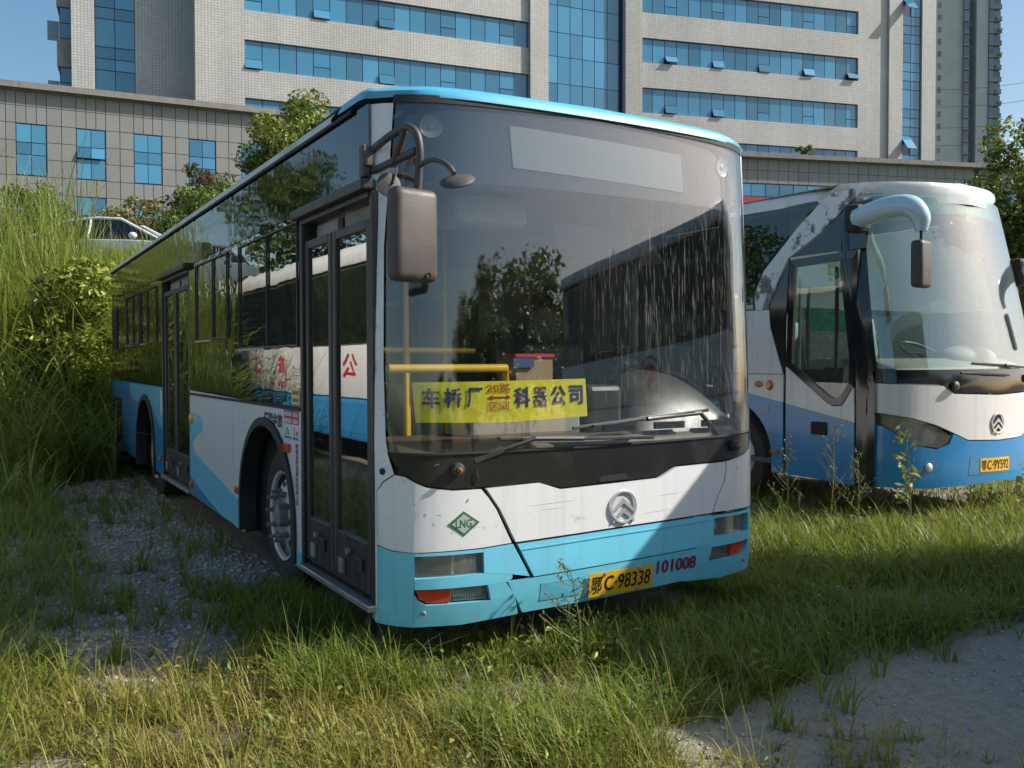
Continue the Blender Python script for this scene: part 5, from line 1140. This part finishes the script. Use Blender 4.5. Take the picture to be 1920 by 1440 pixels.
# right wing
MB().add(*wallbox(F2, -1.34, 12, 0, TOPZ, .25, 6)).build('pilaster', 'mosaic', tow)
wall_strips(F2, 0, 18.72, solidz, 0, .4)
MB().add(*wallbox(F2, 0, 12, 18.72, TOPZ, -.405, 5.4)).build('core', 'joint_dark', tow)
MB().add(*wallbox(F2, 18.72, 12, 21.47, TOPZ, .0, 6)).build('wall', 'mosaic', tow)
MB().add(*wallbox(F2, 21.47, 12, 22.74, TOPZ, .18, 6)).build('pilaster', 'mosaic', tow)
gs = MB().add(*wallbox(F2, 22.74, 12, 24.64, TOPZ, -.1, 5)).build('stair_glazing', 'frame_navy', tow)
z = 14.6; k = 0
while z < 34:
    h = (1.55, .72, .74, .74)[k % 4]
    for i in range(2):
        op = i == 0 and k in (4, 16)
        place('pane', UB['blue_glass'], F2, 22.78 + i * .93, z + .03, 22.78 + i * .93 + .88, z + h - .03, -.06, .05, gs, R_(38) if op else 0)
    z += h; k += 1
MB().add(*wallbox(F2, 24.64, 12, 25.95, TOPZ, .12, 8)).build('pilaster', 'mosaic', tow)

# --- far residential tower
Rh = Vector((_rt.x, _rt.y, 0)).normalized(); Fh = Vector((_fw.x, _fw.y, 0)).normalized()
P0r = Vector((CAM.x, CAM.y, 0)) + Fh * 220 + Rh * ((1747 - 960) / 1720 * 220)
TR = seg_fn((P0r.x, P0r.y), (Rh.x, Rh.y))
flat = thing('apartment_tower', tuple(P0r), 'tall tan apartment tower with stacked bay windows at the far right', 'building')
for a0, a1, o in ((0, 6.8, 0), (9.6, 12.4, .6)): MB().add(*wallbox(TR, a0, 0, a1, 98, o, 14)).build('wall', 'tower_tan', flat)
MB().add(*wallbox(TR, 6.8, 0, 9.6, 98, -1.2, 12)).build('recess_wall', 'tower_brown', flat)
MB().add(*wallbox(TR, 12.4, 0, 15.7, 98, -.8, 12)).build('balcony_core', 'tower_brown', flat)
for k in range(18):
    z = 42.5 + k * 2.85
    place('window', UB['tower_glass'], TR, .7, z, 1.5, z + 1.3, .03, .1, flat)
    place('bay_window', UB['tower_glass'], TR, 6.7, z + .2, 7.9, z + 2.2, .5, 1.6, flat)
    place('bay_slab', UB['tower_brown'], TR, 6.65, z - .45, 7.95, z + .15, .55, 1.7, flat)
    place('window', UB['tower_glass'], TR, 8.3, z + .3, 9.2, z + 1.7, -1.15, .1, flat)
    place('bay_window', UB['tower_glass'], TR, 12.5, z + .2, 13.5, z + 2.2, .8, 1.5, flat)
    place('bay_slab', UB['tower_brown'], TR, 12.45, z - .45, 13.55, z + .15, .85, 1.7, flat)
    place('balcony_window', UB['tower_glass'], TR, 13.7, z + .9, 15.6, z + 2.2, .0, .2, flat)
    place('balcony_rail', UB['tower_glass'], TR, 13.65, z - .1, 15.7, z + .8, .4, .08, flat)
    place('balcony_slab', UB['frame_grey'], TR, 13.6, z - .3, 15.75, z - .12, .5, 1.3, flat)
    if k % 3: place('air_conditioner', UB['frame_grey'], TR, 14.2 + (k % 2) * .7, z + .1, 14.9 + (k % 2) * .7, z + .7, .85, .4, flat)
# overhead cables
for i, (y0, y1) in enumerate(((168, 140), (200, 176), (240, 212), (272, 252))):
    def pt(x, y, d=95): return CAM + _fw * d + _rt * ((x - 960) / 1720 * d) - _up * ((y - 720) / 1720 * d)
    a, b = pt(1735, y0), pt(2150, y1 - 50); n = 14
    cb_ = MB().tube([a.lerp(b, k / n) - Vector((0, 0, 1.2 * 4 * (k / n) * (1 - k / n))) for k in range(n + 1)], .022, 5).build('overhead_cable', 'wire_black')
    tag(cb_, ['topmost', 'second', 'third', 'lowest'][i] + ' thin black cable crossing the sky by the apartment tower', 'cable', 'cables in the sky at the right')
# ------------------------------------------------------------------ plants
def leaves(C, size, colr, rng, asp=.5, up=.4, out=None):
    n = len(C); nrm = rng.normal(size=(n, 3)); nrm[:, 2] += up
    if out is not None: nrm += out
    nrm /= np.linalg.norm(nrm, axis=1)[:, None]; t = rng.normal(size=(n, 3)); t -= nrm * (t * nrm).sum(1)[:, None]; t /= np.linalg.norm(t, axis=1)[:, None]; b = np.cross(nrm, t)
    s = size[:, None]; V = np.stack([C - t * s * .5, C + b * s * asp * .5 + nrm * s * .08, C + t * s * .5 - nrm * s * .12, C - b * s * asp * .5 + nrm * s * .08], 1)
    i = np.arange(n) * 4
    return V.reshape(-1, 3), np.concatenate([np.stack([i, i + 1, i + 2], 1), np.stack([i, i + 2, i + 3], 1)]), np.repeat(colr, 4, 0)
def pick(rng, cols, n, jit=.25):
    c = np.array(cols)[rng.integers(0, len(cols), n)]; return np.clip(c * (1 + jit * rng.uniform(-1, 1, (n, 1))) * (1 + .08 * rng.uniform(-1, 1, (n, 3))), 0, 1)
def tree(name, base, H, rad, cols, label, cat='tree', nleaf=7000, ls=.13, seed=1, trunk=.12, cb=.35, group=None, nclump=34, flat=1.0, cz=None):
    rng = np.random.default_rng(seed); B = np.array(base, float)
    t = thing(name, tuple(base), label, cat, group)
    cc = B + np.array([0, 0, H * (cb + (1 - cb) * .5)]); rz = H * (1 - cb) * .5
    cl = []
    for k in range(nclump):
        v = rng.normal(size=3); v /= np.linalg.norm(v); r = rng.uniform(.35, .88)
        cl.append(cc + v * np.array([rad * r, rad * r * flat, rz * r]))
    cl = np.array(cl); tr = MB(); lean = rng.uniform(-.1, .1, 2) * H * .3
    top = Vector((B[0] + lean[0], B[1] + lean[1], B[2] + H * .8)); b0 = Vector(B); pts = [b0 - Vector((0, 0, .25))] + [b0.lerp(top, q) + Vector((rng.uniform(-.06, .06), rng.uniform(-.06, .06), 0)) * H * .1 for q in (.15, .35, .6, .8, 1)]
    tr.tube(pts, [trunk * 1.25, trunk, trunk * .85, trunk * .6, trunk * .4, trunk * .15], 8)
    for c in cl[::2]:
        q = rng.uniform(.25, .75); p0 = b0.lerp(top, q); p1 = Vector(c); m_ = p0.lerp(p1, .5) + Vector((0, 0, .06 * H * rng.uniform(-.3, 1)))
        tr.tube([p0, m_, p1], [trunk * .38, trunk * .25, trunk * .06], 5)
    tr.build('trunk', 'bark', t, 60)
    per = nleaf // nclump; P = []; Cc = []; O = []
    for c in cl:
        rr = rng.uniform(.22, .42) * min(rad, rz * 1.3); v = rng.normal(size=(per, 3)); v /= np.linalg.norm(v, axis=1)[:, None]
        q = v * (rng.uniform(.25, 1, (per, 1)) ** .6) * rr * np.array([1, 1, .75]); P.append(c + q); Cc.append(pick(rng, cols, per) * rng.uniform(.82, 1.18)); O.append(v * .7)
    P = np.concatenate(P); Cc = np.concatenate(Cc); O = np.concatenate(O)
    v, tr_, c_ = leaves(P, rng.uniform(.6, 1.3, len(P)) * ls, Cc, rng, .52, .5, O)
    link('crown', np_mesh('crown', v, None, tr_, c_), 'leaf', t); return t
GR = [(.12, .18, .03), (.17, .22, .04), (.08, .13, .025), (.20, .24, .045)]
DK = [(.055, .10, .025), (.075, .125, .03), (.045, .08, .022)]
YL = [(.21, .24, .05), (.27, .28, .06), (.15, .19, .04)]
PU = [(.07, .025, .03), (.10, .035, .035), (.045, .02, .025)]
DRY = [(.20, .17, .07), (.26, .21, .09), (.14, .14, .05)]
tree('camphor_tree', (7.75, 25.6, 3.45), 6.9, 2.0, YL + GR, 'rounded yellow green tree rising above the bus roof', nleaf=12000, ls=.17, seed=3, cb=.42, trunk=.10)
tree('purple_shrub', (4.2, 24.2, 3.45), 4.2, 1.15, PU, 'dark purple leaved shrub in front of the granite wall', 'shrub', 2600, .15, 4, .05, .3)
tree('evergreen_shrub', (3.6, 22.2, 3.45), 2.9, 1.3, DK + GR, 'dense dark green shrub just right of the white car', 'shrub', 8000, .13, 5, .06, .08, nclump=44)
tree('evergreen_shrub', (5.0, 22.4, 3.45), 3.7, 1.7, DK + GR, 'broad dark green shrub below the purple shrub', 'shrub', 10000, .13, 6, .06, .08, nclump=50)
tree('evergreen_shrub', (6.6, 22.8, 3.45), 4.6, 1.5, GR + DK, 'dark green shrub against the bus roof under the camphor tree', 'shrub', 9000, .14, 16, .06, .1, nclump=36)
tree('dry_shrub', (2.1, 23.6, 3.45), 2.9, 1.2, DRY, 'straw coloured shrub behind the white car', 'shrub', 6000, .12, 7, .04, .2)
tree('pine_shrub', (-.5, 24.2, 3.45), 3.2, 1.3, DK, 'dark pine shrub behind the reeds at the left edge', 'shrub', 7000, .12, 8, .05, .1)
tree('pine_shrub', (1.0, 24.4, 3.45), 2.5, .8, DK, 'small dark pine shrub between the left edge and the white car', 'shrub', 2000, .12, 9, .04, .1)
tree('broadleaf_tree', (30.2, 15.0, 2.6), 7.6, 2.9, GR + DK, 'large green tree behind the coach at the right edge', nleaf=22000, ls=.21, seed=10, cb=.08, trunk=.14, nclump=70)
tree('rooftop_plant', (56.8, 47.0, 15.9), 1.7, .9, YL, 'yellow green plant on the podium roof beside the apartment tower', 'plant', 900, .22, 12, .04, .1, nclump=14)
tree('rooftop_plant', (50.5, 43.2, 16.3), .9, .8, GR, 'low green plant on the podium roof in front of the stair glazing', 'plant', 500, .22, 13, .04, .05, nclump=10)
for i, (x, y, h, r, lb) in enumerate(((7, -24, 7, 4.5, 'tall tree mirrored in the middle of the bus windscreen'), (13, -25, 8.2, 5, 'tallest tree mirrored in the bus windscreen'), (21, -22, 7.5, 5, 'tree mirrored at the right of the bus windscreen'), (-22, 36, 11, 5, 'dark tree mirrored in the upper side glass of the bus'), (-14, 45, 10, 5, 'farther dark tree mirrored in the upper side glass'), (-26, 24, 9.5, 4.5, 'tree mirrored above the front door of the bus'), (0.5, -27, 3.6, 4.5, 'low tree mirrored at the left of the bus windscreen'), (-7, -24, 3.4, 4.5, 'low tree mirrored beside the wing mirror of the bus'))):
    tree('mirrored_tree', (x, y, float(gz(x, y))), h, r, DK + GR, lb, nleaf=4500, ls=.42, seed=30 + i, trunk=.22, cb=.12, group='trees outside the frame')

# --- shrub in the reed bank
tree('bank_shrub', (-.30, 12.25, float(gz(-.30, 12.25)) - .1), 3.0, .92, [(.27, .30, .05), (.33, .34, .06), (.20, .24, .04), (.14, .18, .03)], 'yellow green leafy shrub among the reeds left of the bus', 'shrub', 6000, .125, 21, .03, .22, nclump=26)

# --- reeds on the bank
rng = np.random.default_rng(5)
def reeds(n, ulo, uhi, slo, shi, hlo, hhi, cols, w=(.014, .030), seg=6, bend=(.2, 1.1), keep=None, cap=None, per=14, rad=.10):
    k = max(1, n // per); cu, cs_ = rng.uniform(ulo, uhi, k), rng.uniform(slo, shi, k); th = rng.uniform(.65, 1.1, k); tc = pick(rng, cols, k, .3)
    i = np.repeat(np.arange(k), per); ang = rng.uniform(0, 2 * np.pi, len(i)); rr = rng.uniform(0, rad, len(i)); u = cu[i] + rr * np.cos(ang); s = cs_[i] + rr * np.sin(ang)
    ok = np.ones(len(i), bool) if keep is None else keep(u, s); u, s, i, ang = u[ok], s[ok], i[ok], ang[ok]
    n = len(u); P = np.stack([u, s, gz(u, s) - .03], 1); H_ = rng.uniform(hlo, hhi, n) * th[i] * rng.uniform(.55, 1., n)
    if cap: dep = (u - CAM.x) * _fw.x + (s - CAM.y) * _fw.y; H_ = np.minimum(H_, np.maximum(.35, (1.535 + cap * dep - P[:, 2]) * rng.uniform(.7, 1.15, n)))
    c = tc[i] * .65 + pick(rng, cols, n) * .35
    return blades(P, H_, rng.uniform(w[0], w[1], n), ang + rng.normal(0, .5, n), rng.uniform(bend[0], bend[1], n), c, seg, .45, c * .6 + .4 * pick(rng, [(.30, .30, .10), (.24, .27, .08)], n))
RC = [(.19, .27, .045), (.27, .34, .06), (.13, .20, .035), (.33, .35, .075)]
clear_bus = lambda u, s: ~((u > -.15) & (u < 2.7) & (s < 10.75)) & ~((u < -2.7) & (s < 15.9)) & (((u + .40) ** 2 + (s - 11.6) ** 2) > .75 ** 2)
grass_obj('reed_bank', [reeds(5200, -1.6, 3.6, 10.7, 14.5, 2.0, 3.8, RC, w=(.026, .052), seg=7, bend=(.35, 1.4), keep=clear_bus, cap=.142), reeds(3000, -1.6, 3.6, 10.7, 14.5, 2.0, 3.6, RC, w=(.010, .02), seg=6, bend=(.15, .8), keep=clear_bus, cap=.145), reeds(2600, -1.6, 4.6, 14.0, 16.8, 1.2, 2.4, RC, w=(.02, .04), keep=clear_bus, cap=.141), reeds(1500, -1.5, .0, 8.8, 11.5, 1.0, 2.6, RC, w=(.022, .045), seg=7, bend=(.4, 1.5), keep=clear_bus), reeds(450, -1.6, -.95, 6.2, 9.3, .5, 1.2, RC, w=(.016, .03), keep=clear_bus), reeds(4500, -2.6, 5, 14.0, 18.0, .7, 1.4, RC, w=(.010, .02), keep=clear_bus, cap=.141),
                        reeds(3500, -9, -1.5, 15.8, 19.5, 1.8, 3.2, RC, w=(.02, .04), keep=clear_bus), reeds(2000, 5, 16, 12.8, 17.5, 1.2, 2.2, RC, w=(.02, .04))])
grass_obj('tall_reed_stalks', [reeds(260, -2.4, 3.2, 14.2, 17.6, 1.4, 2.6, [(.17, .19, .06), (.22, .22, .09)], (.010, .018), 6, (.1, .45), per=3, rad=.05), reeds(1000, -1.6, .2, 12.8, 16.0, 1.9, 3.3, RC, (.016, .032), 7, (.1, .5), clear_bus, per=8, rad=.08), reeds(330, -2.4, -.0, 12.5, 17, 2.4, 3.9, [(.17, .19, .06)], (.010, .018), 6, (.1, .5), per=3, rad=.05)])

# --- grass on the yard
def density(u, s):
    d = np.full_like(u, .9); nz = vnoise(u, s, 2.3, 4) * .5 + vnoise(u, s, 6.1, 7) * .35
    under = (u > .12) & (u < 2.38) & (s > .35) & (s < 10.4); d = np.where(under, .04, d)
    grav = (u > -1.0 + .3 * vnoise(s, u, 1.1, 3)) & (u <= .12) & (s > 2.0 + .5 * nz) & (s < 9.3); d = np.where(grav, .10 + .40 * (nz > .15), d)
    half = (u > -1.3) & (u < -.1) & (s > .45) & (s <= 2.0); d = np.where(half & ~grav, .42 + .4 * nz, d)
    # bare strip of road along the lower right, worn patch in the middle
    road = s < -1.0 + (u - 1.0) * .055 + .16 * nz; road &= u > .6 + .25 * nz; d = np.where(road, .03 + .12 * (nz > .3), d)
    worn = ((u - .45) / .42) ** 2 + ((s + .42) / .34) ** 2 < 1 + .4 * nz; d = np.where(worn, .38, d)
    worn2 = ((u + .1) / .5) ** 2 + ((s - .55) / .22) ** 2 < 1 + .3 * nz; d = np.where(worn2, .25, d)
    co = (u > 5.7) & (s > 1.9) & (u < 8); d = np.where(co, .25, d)
    return np.clip(d * (1 + .5 * nz), 0, 1)
def yard(n, ulo, uhi, slo, shi, hlo, hhi, w, cols, tips, seg=3, bend=(.2, 1.2), per=11, rad=.035, lie=False, skew=1.6):
    k = n // per; cu = rng.uniform(ulo, uhi, k); cs_ = rng.uniform(slo, shi, k)
    patch_ = np.clip(.75 + .55 * vnoise(cu, cs_, 4.7, 13) + .35 * vnoise(cu, cs_, 11., 17), .12, 1.)
    ok = rng.uniform(size=k) < density(cu, cs_) * patch_; cu, cs_ = cu[ok], cs_[ok]; k = len(cu)
    th = (hlo + (hhi - hlo) * rng.uniform(0, 1, k) ** skew) * (1 + .35 * vnoise(cu, cs_, 1.7, 9)); tn = np.clip(.5 + .45 * vnoise(cu, cs_, 1.1, 5) + rng.normal(0, .28, k), 0, 1)[:, None]
    tc = pick(rng, cols[0], k, .3) * (1 - tn) + pick(rng, cols[1], k, .3) * tn
    i = np.repeat(np.arange(k), per); ang = rng.uniform(0, 2 * np.pi, len(i)); rr = rng.uniform(0, 1, len(i)) * rad * rng.uniform(.5, 1.8, k)[i]; u = cu[i] + rr * np.cos(ang); s = cs_[i] + rr * np.sin(ang)
    keep = in_frame(u, s, .08); u, s, i, ang = u[keep], s[keep], i[keep], ang[keep]; n = len(u)
    inb = (u > .06) & (u < 2.44) & (s > .02) & (s < 10.4); H_ = th[i] * rng.uniform(.45, 1.1, n) * np.where(inb, .55, 1.)
    P = np.stack([u, s, gz(u, s) - .008], 1); c = tc[i] * .7 + .3 * (pick(rng, cols[0], n) * (1 - tn[i]) + pick(rng, cols[1], n) * tn[i])
    if lie: return blades(P + np.array([0, 0, .02]), rng.uniform(.01, .05, n), rng.uniform(w[0], w[1], n), rng.uniform(0, 2 * np.pi, n), rng.uniform(3, 7, n), c, 2, 0., c)
    return blades(P, H_, rng.uniform(w[0], w[1], n), ang + rng.normal(0, .6, n), rng.uniform(bend[0], bend[1], n), c, seg, .42, c * .6 + .4 * pick(rng, tips, n))
LUSH = [(.14, .21, .028), (.19, .25, .035), (.10, .16, .024)]
PALE = [(.21, .215, .028), (.27, .25, .04), (.165, .185, .025)]
STRAW = [(.35, .28, .09), (.28, .21, .065), (.43, .35, .13)]
tipsG = [(.16, .21, .03), (.21, .24, .04)]; tipsY = [(.36, .32, .07), (.43, .36, .10)]
BROWN = [(.16, .12, .07), (.22, .17, .10)]
grass_obj('yard_grass', [
    yard(90000, -3.0, 1.7, -2.4, .8, .04, .22, (.005, .011), (PALE + STRAW, LUSH + PALE), tipsY),                       # sunlit foreground
    yard(38000, -3.0, 1.7, -2.4, .8, .03, .09, (.004, .009), (STRAW, BROWN), tipsY, bend=(.6, 2.0)),       # short mat
    yard(15000, -3.0, 1.7, -2.4, .7, .12, .42, (.0025, .005), (STRAW, PALE), tipsY, bend=(.1, 1.0), per=4),  # dry stems
    yard(9000, -3.0, 1.9, -2.4, .8, .1, .2, (.003, .007), (STRAW, BROWN), tipsY, per=3, rad=.1, lie=True),
    yard(60000, .0, 5.2, -1.3, 1.6, .08, .36, (.006, .013), (LUSH, LUSH), tipsG, skew=1.1),                # green in front of the bus
    yard(8000, .4, 5.2, -1.4, 1.2, .14, .46, (.003, .006), (STRAW, PALE), tipsY, bend=(.1, 1.0), per=4),
    yard(6000, .4, 5.2, -1.6, 1.0, .1, .2, (.003, .007), (STRAW, BROWN), tipsY, per=3, rad=.1, lie=True),
    yard(42000, 2.5, 10, .2, 7.0, .10, .36, (.006, .013), (LUSH, PALE), tipsG, skew=1.2),                  # between the coaches
    yard(9000, -.45, .15, -.1, 2.1, .10, .34, (.007, .013), (LUSH, LUSH), tipsG, skew=1.),                 # along the door sill
    yard(38000, -3.2, .1, .6, 11.0, .08, .38, (.006, .013), (LUSH, PALE), tipsG, skew=1.2),                # left strip
    yard(24000, 4.0, 14, -1.0, 2.2, .10, .38, (.007, .014), (LUSH, PALE), tipsG, skew=1.2)])
def broadleaf(n, ulo, uhi, slo, shi, cols, sz):
    cu = rng.uniform(ulo, uhi, n); cs_ = rng.uniform(slo, shi, n); ok = (rng.uniform(size=n) < density(cu, cs_)) & in_frame(cu, cs_, .05); cu, cs_ = cu[ok], cs_[ok]; k = len(cu)
    i = np.repeat(np.arange(k), 12); C_ = np.stack([cu[i], cs_[i], gz(cu[i], cs_[i])], 1) + rng.normal(0, 1, (len(i), 3)) * np.array([.04, .04, .015]); C_[:, 2] += rng.uniform(.03, .16, k)[i] * rng.uniform(.4, 1.1, len(i))
    return leaves(C_, rng.uniform(.6, 1.3, len(i)) * sz, pick(rng, cols, k)[i], rng, .5, 1.2)
v1, f1, c1 = broadleaf(420, -2.6, 1.4, -2.2, .6, LUSH + PALE, .035); v2, f2, c2_ = broadleaf(900, .2, 9, -1.0, 3.0, LUSH, .05)
link('ground_weeds', np_mesh('ground_weeds', np.concatenate([v1, v2]), None, np.concatenate([f1, f2 + len(v1)]), np.concatenate([c1, c2_])), 'leaf', None, 'stuff')
# taller sedge on the left margin and by the coach
def margin(n, ulo, uhi, slo, shi, hlo, hhi, cols, w=(.005, .011)): return reeds(n, ulo, uhi, slo, shi, hlo, hhi, cols, w, 4, (.3, 1.1), lambda u, s: in_frame(u, s, .25, .5) & ~((u > -.4) & (u < 2.6) & (s > -.3) & (s < 10.6)))
grass_obj('margin_sedge', [margin(2200, -1.75, -1.0, 1.6, 9.5, .25, .60, RC + LUSH), margin(2200, -3.0, -1.5, -.4, 2.2, .3, .62, PALE + LUSH), margin(1800, 2.6, 5.5, 1.0, 6, .3, .6, LUSH + PALE), margin(1500, 5.2, 11, .2, 1.2, .3, .55, LUSH + PALE)])
# --- weeds one can tell apart
def weed(x, y, h, label, seed, leafy=False, spread=.5):
    r = np.random.default_rng(seed); z0 = float(gz(x, y)); t = thing('tall_weed', (x, y, z0), label, 'weed', 'tall weeds by the coach')
    st = MB(); top = Vector((x + r.uniform(-.08, .08), y + r.uniform(-.08, .08), z0 + h)); b = Vector((x, y, z0 - .02)); st.tube([b, b.lerp(top, .5) + Vector((.02, 0, 0)), top], [.006, .005, .002], 5)
    P = []
    for k in range(16 if not leafy else 14):
        q = .25 + .72 * k / 15; p0 = b.lerp(top, q); w = r.uniform(0, 6.28); ln = h * (.32 if not leafy else .12) * (1.1 - q) + .04
        p1 = p0 + Vector((math.cos(w) * ln * spread * 1.4, math.sin(w) * ln * spread * 1.4, ln * .75)); st.tube([p0, p0.lerp(p1, .5) + Vector((0, 0, -.01)), p1], [.003, .0025, .0012], 4)
        if leafy:
            for j in range(4): P.append(np.array(p1) + r.normal(0, .028, 3))
        else:
            for j in range(3):
                p2 = p0.lerp(p1, .4 + .2 * j); w2 = r.uniform(0, 6.28); st.tube([p2, p2 + Vector((math.cos(w2), math.sin(w2), .9)) * ln * .28], [.0018, .001], 3)
                P.append(np.array(p2 + Vector((math.cos(w2), math.sin(w2), .9)) * ln * .28))
    st.build('stem', 'stem', t, 60); P = np.array(P); n = len(P)
    v, f, c = leaves(P, r.uniform(.7, 1.3, n) * (.085 if leafy else .03), pick(r, [(.30, .31, .13), (.24, .27, .10), (.34, .33, .16)] if leafy else [(.14, .16, .06), (.2, .18, .08)], n), r, .45)
    link('foliage', np_mesh('foliage', v, None, f, c), 'leaf', t)
weed(5.15, 1.02, 1.02, 'pale leafy weed standing before the coach headlamp', 1, True)
weed(6.35, .75, .62, 'small leafy weed under the coach number plate', 2, True)
weed(4.45, 1.75, .85, 'tall branching weed left of the coach door', 3)
weed(4.75, 1.55, .95, 'tallest branching weed before the coach door', 4)
weed(5.0, 1.45, .7, 'branching weed before the coach door edge', 5)
weed(4.15, 2.2, .75, 'branching weed beside the coach wheel', 6)
weed(2.95, .75, .55, 'branching weed beside the far headlamp of the bus', 7)
weed(.92, -.22, .5, 'thin weed standing in front of the bus bonnet', 8, spread=.8)

# --- gravel and scrap
def stones(n, ulo, uhi, slo, shi, r0, r1, fn):
    u = rng.uniform(ulo, uhi, n); s = rng.uniform(slo, shi, n); k = fn(u, s) & in_frame(u, s, .1, 0); u, s = u[k], s[k]; n = len(u)
    base = np.array([(1, 0, 0), (-1, 0, 0), (0, 1, 0), (0, -1, 0), (0, 0, .7), (0, 0, -.5)]); fs = np.array([(0, 2, 4), (2, 1, 4), (1, 3, 4), (3, 0, 4), (2, 0, 5), (1, 2, 5), (3, 1, 5), (0, 3, 5)])
    r = rng.uniform(r0, r1, n) * rng.uniform(.4, 1, n); w = rng.uniform(0, 6.28, n)
    V = base[None] * r[:, None, None] * rng.uniform(.55, 1.4, (n, 6, 1)); cw_, sw2 = np.cos(w)[:, None], np.sin(w)[:, None]
    X = V[:, :, 0] * cw_ - V[:, :, 1] * sw2 + u[:, None]; Y = V[:, :, 0] * sw2 + V[:, :, 1] * cw_ + s[:, None]; Z = V[:, :, 2] + (gz(u, s) + r * .15)[:, None]
    return np.stack([X, Y, Z], 2).reshape(-1, 3), (fs[None] + (np.arange(n) * 6)[:, None, None]).reshape(-1, 3)
VS, FS, o = [], [], 0
for a in ((9000, -1.5, .2, .4, 10, .012, .032, lambda u, s: rng.uniform(size=len(u)) < .9), (5000, .3, 6.5, -2.4, .2, .006, .018, lambda u, s: s < -.8 + (u - 1) * .06), (900, -.6, 1.2, -1.0, .8, .006, .016, lambda u, s: u < 5)):
    v, f = stones(*a); VS.append(v); FS.append(f + o); o += len(v)
link('gravel', np_mesh('gravel', np.concatenate(VS), None, np.concatenate(FS)), 'stone', None, 'stuff')
sp = MB(); v = []
for i in range(7):
    for j in range(5): v.append((-.02 + i * .03 + RND.uniform(-.008, .008), .52 + j * .03, .03 + RND.uniform(0, .05)))
sp.add(v, [(i * 5 + j, (i + 1) * 5 + j, (i + 1) * 5 + j + 1, i * 5 + j + 1) for i in range(6) for j in range(4)])
tag(sp.build('plastic_scrap', 'plastic_scrap', None, 30), 'crumpled pale blue plastic scrap in the grass by the front wheel', 'litter')
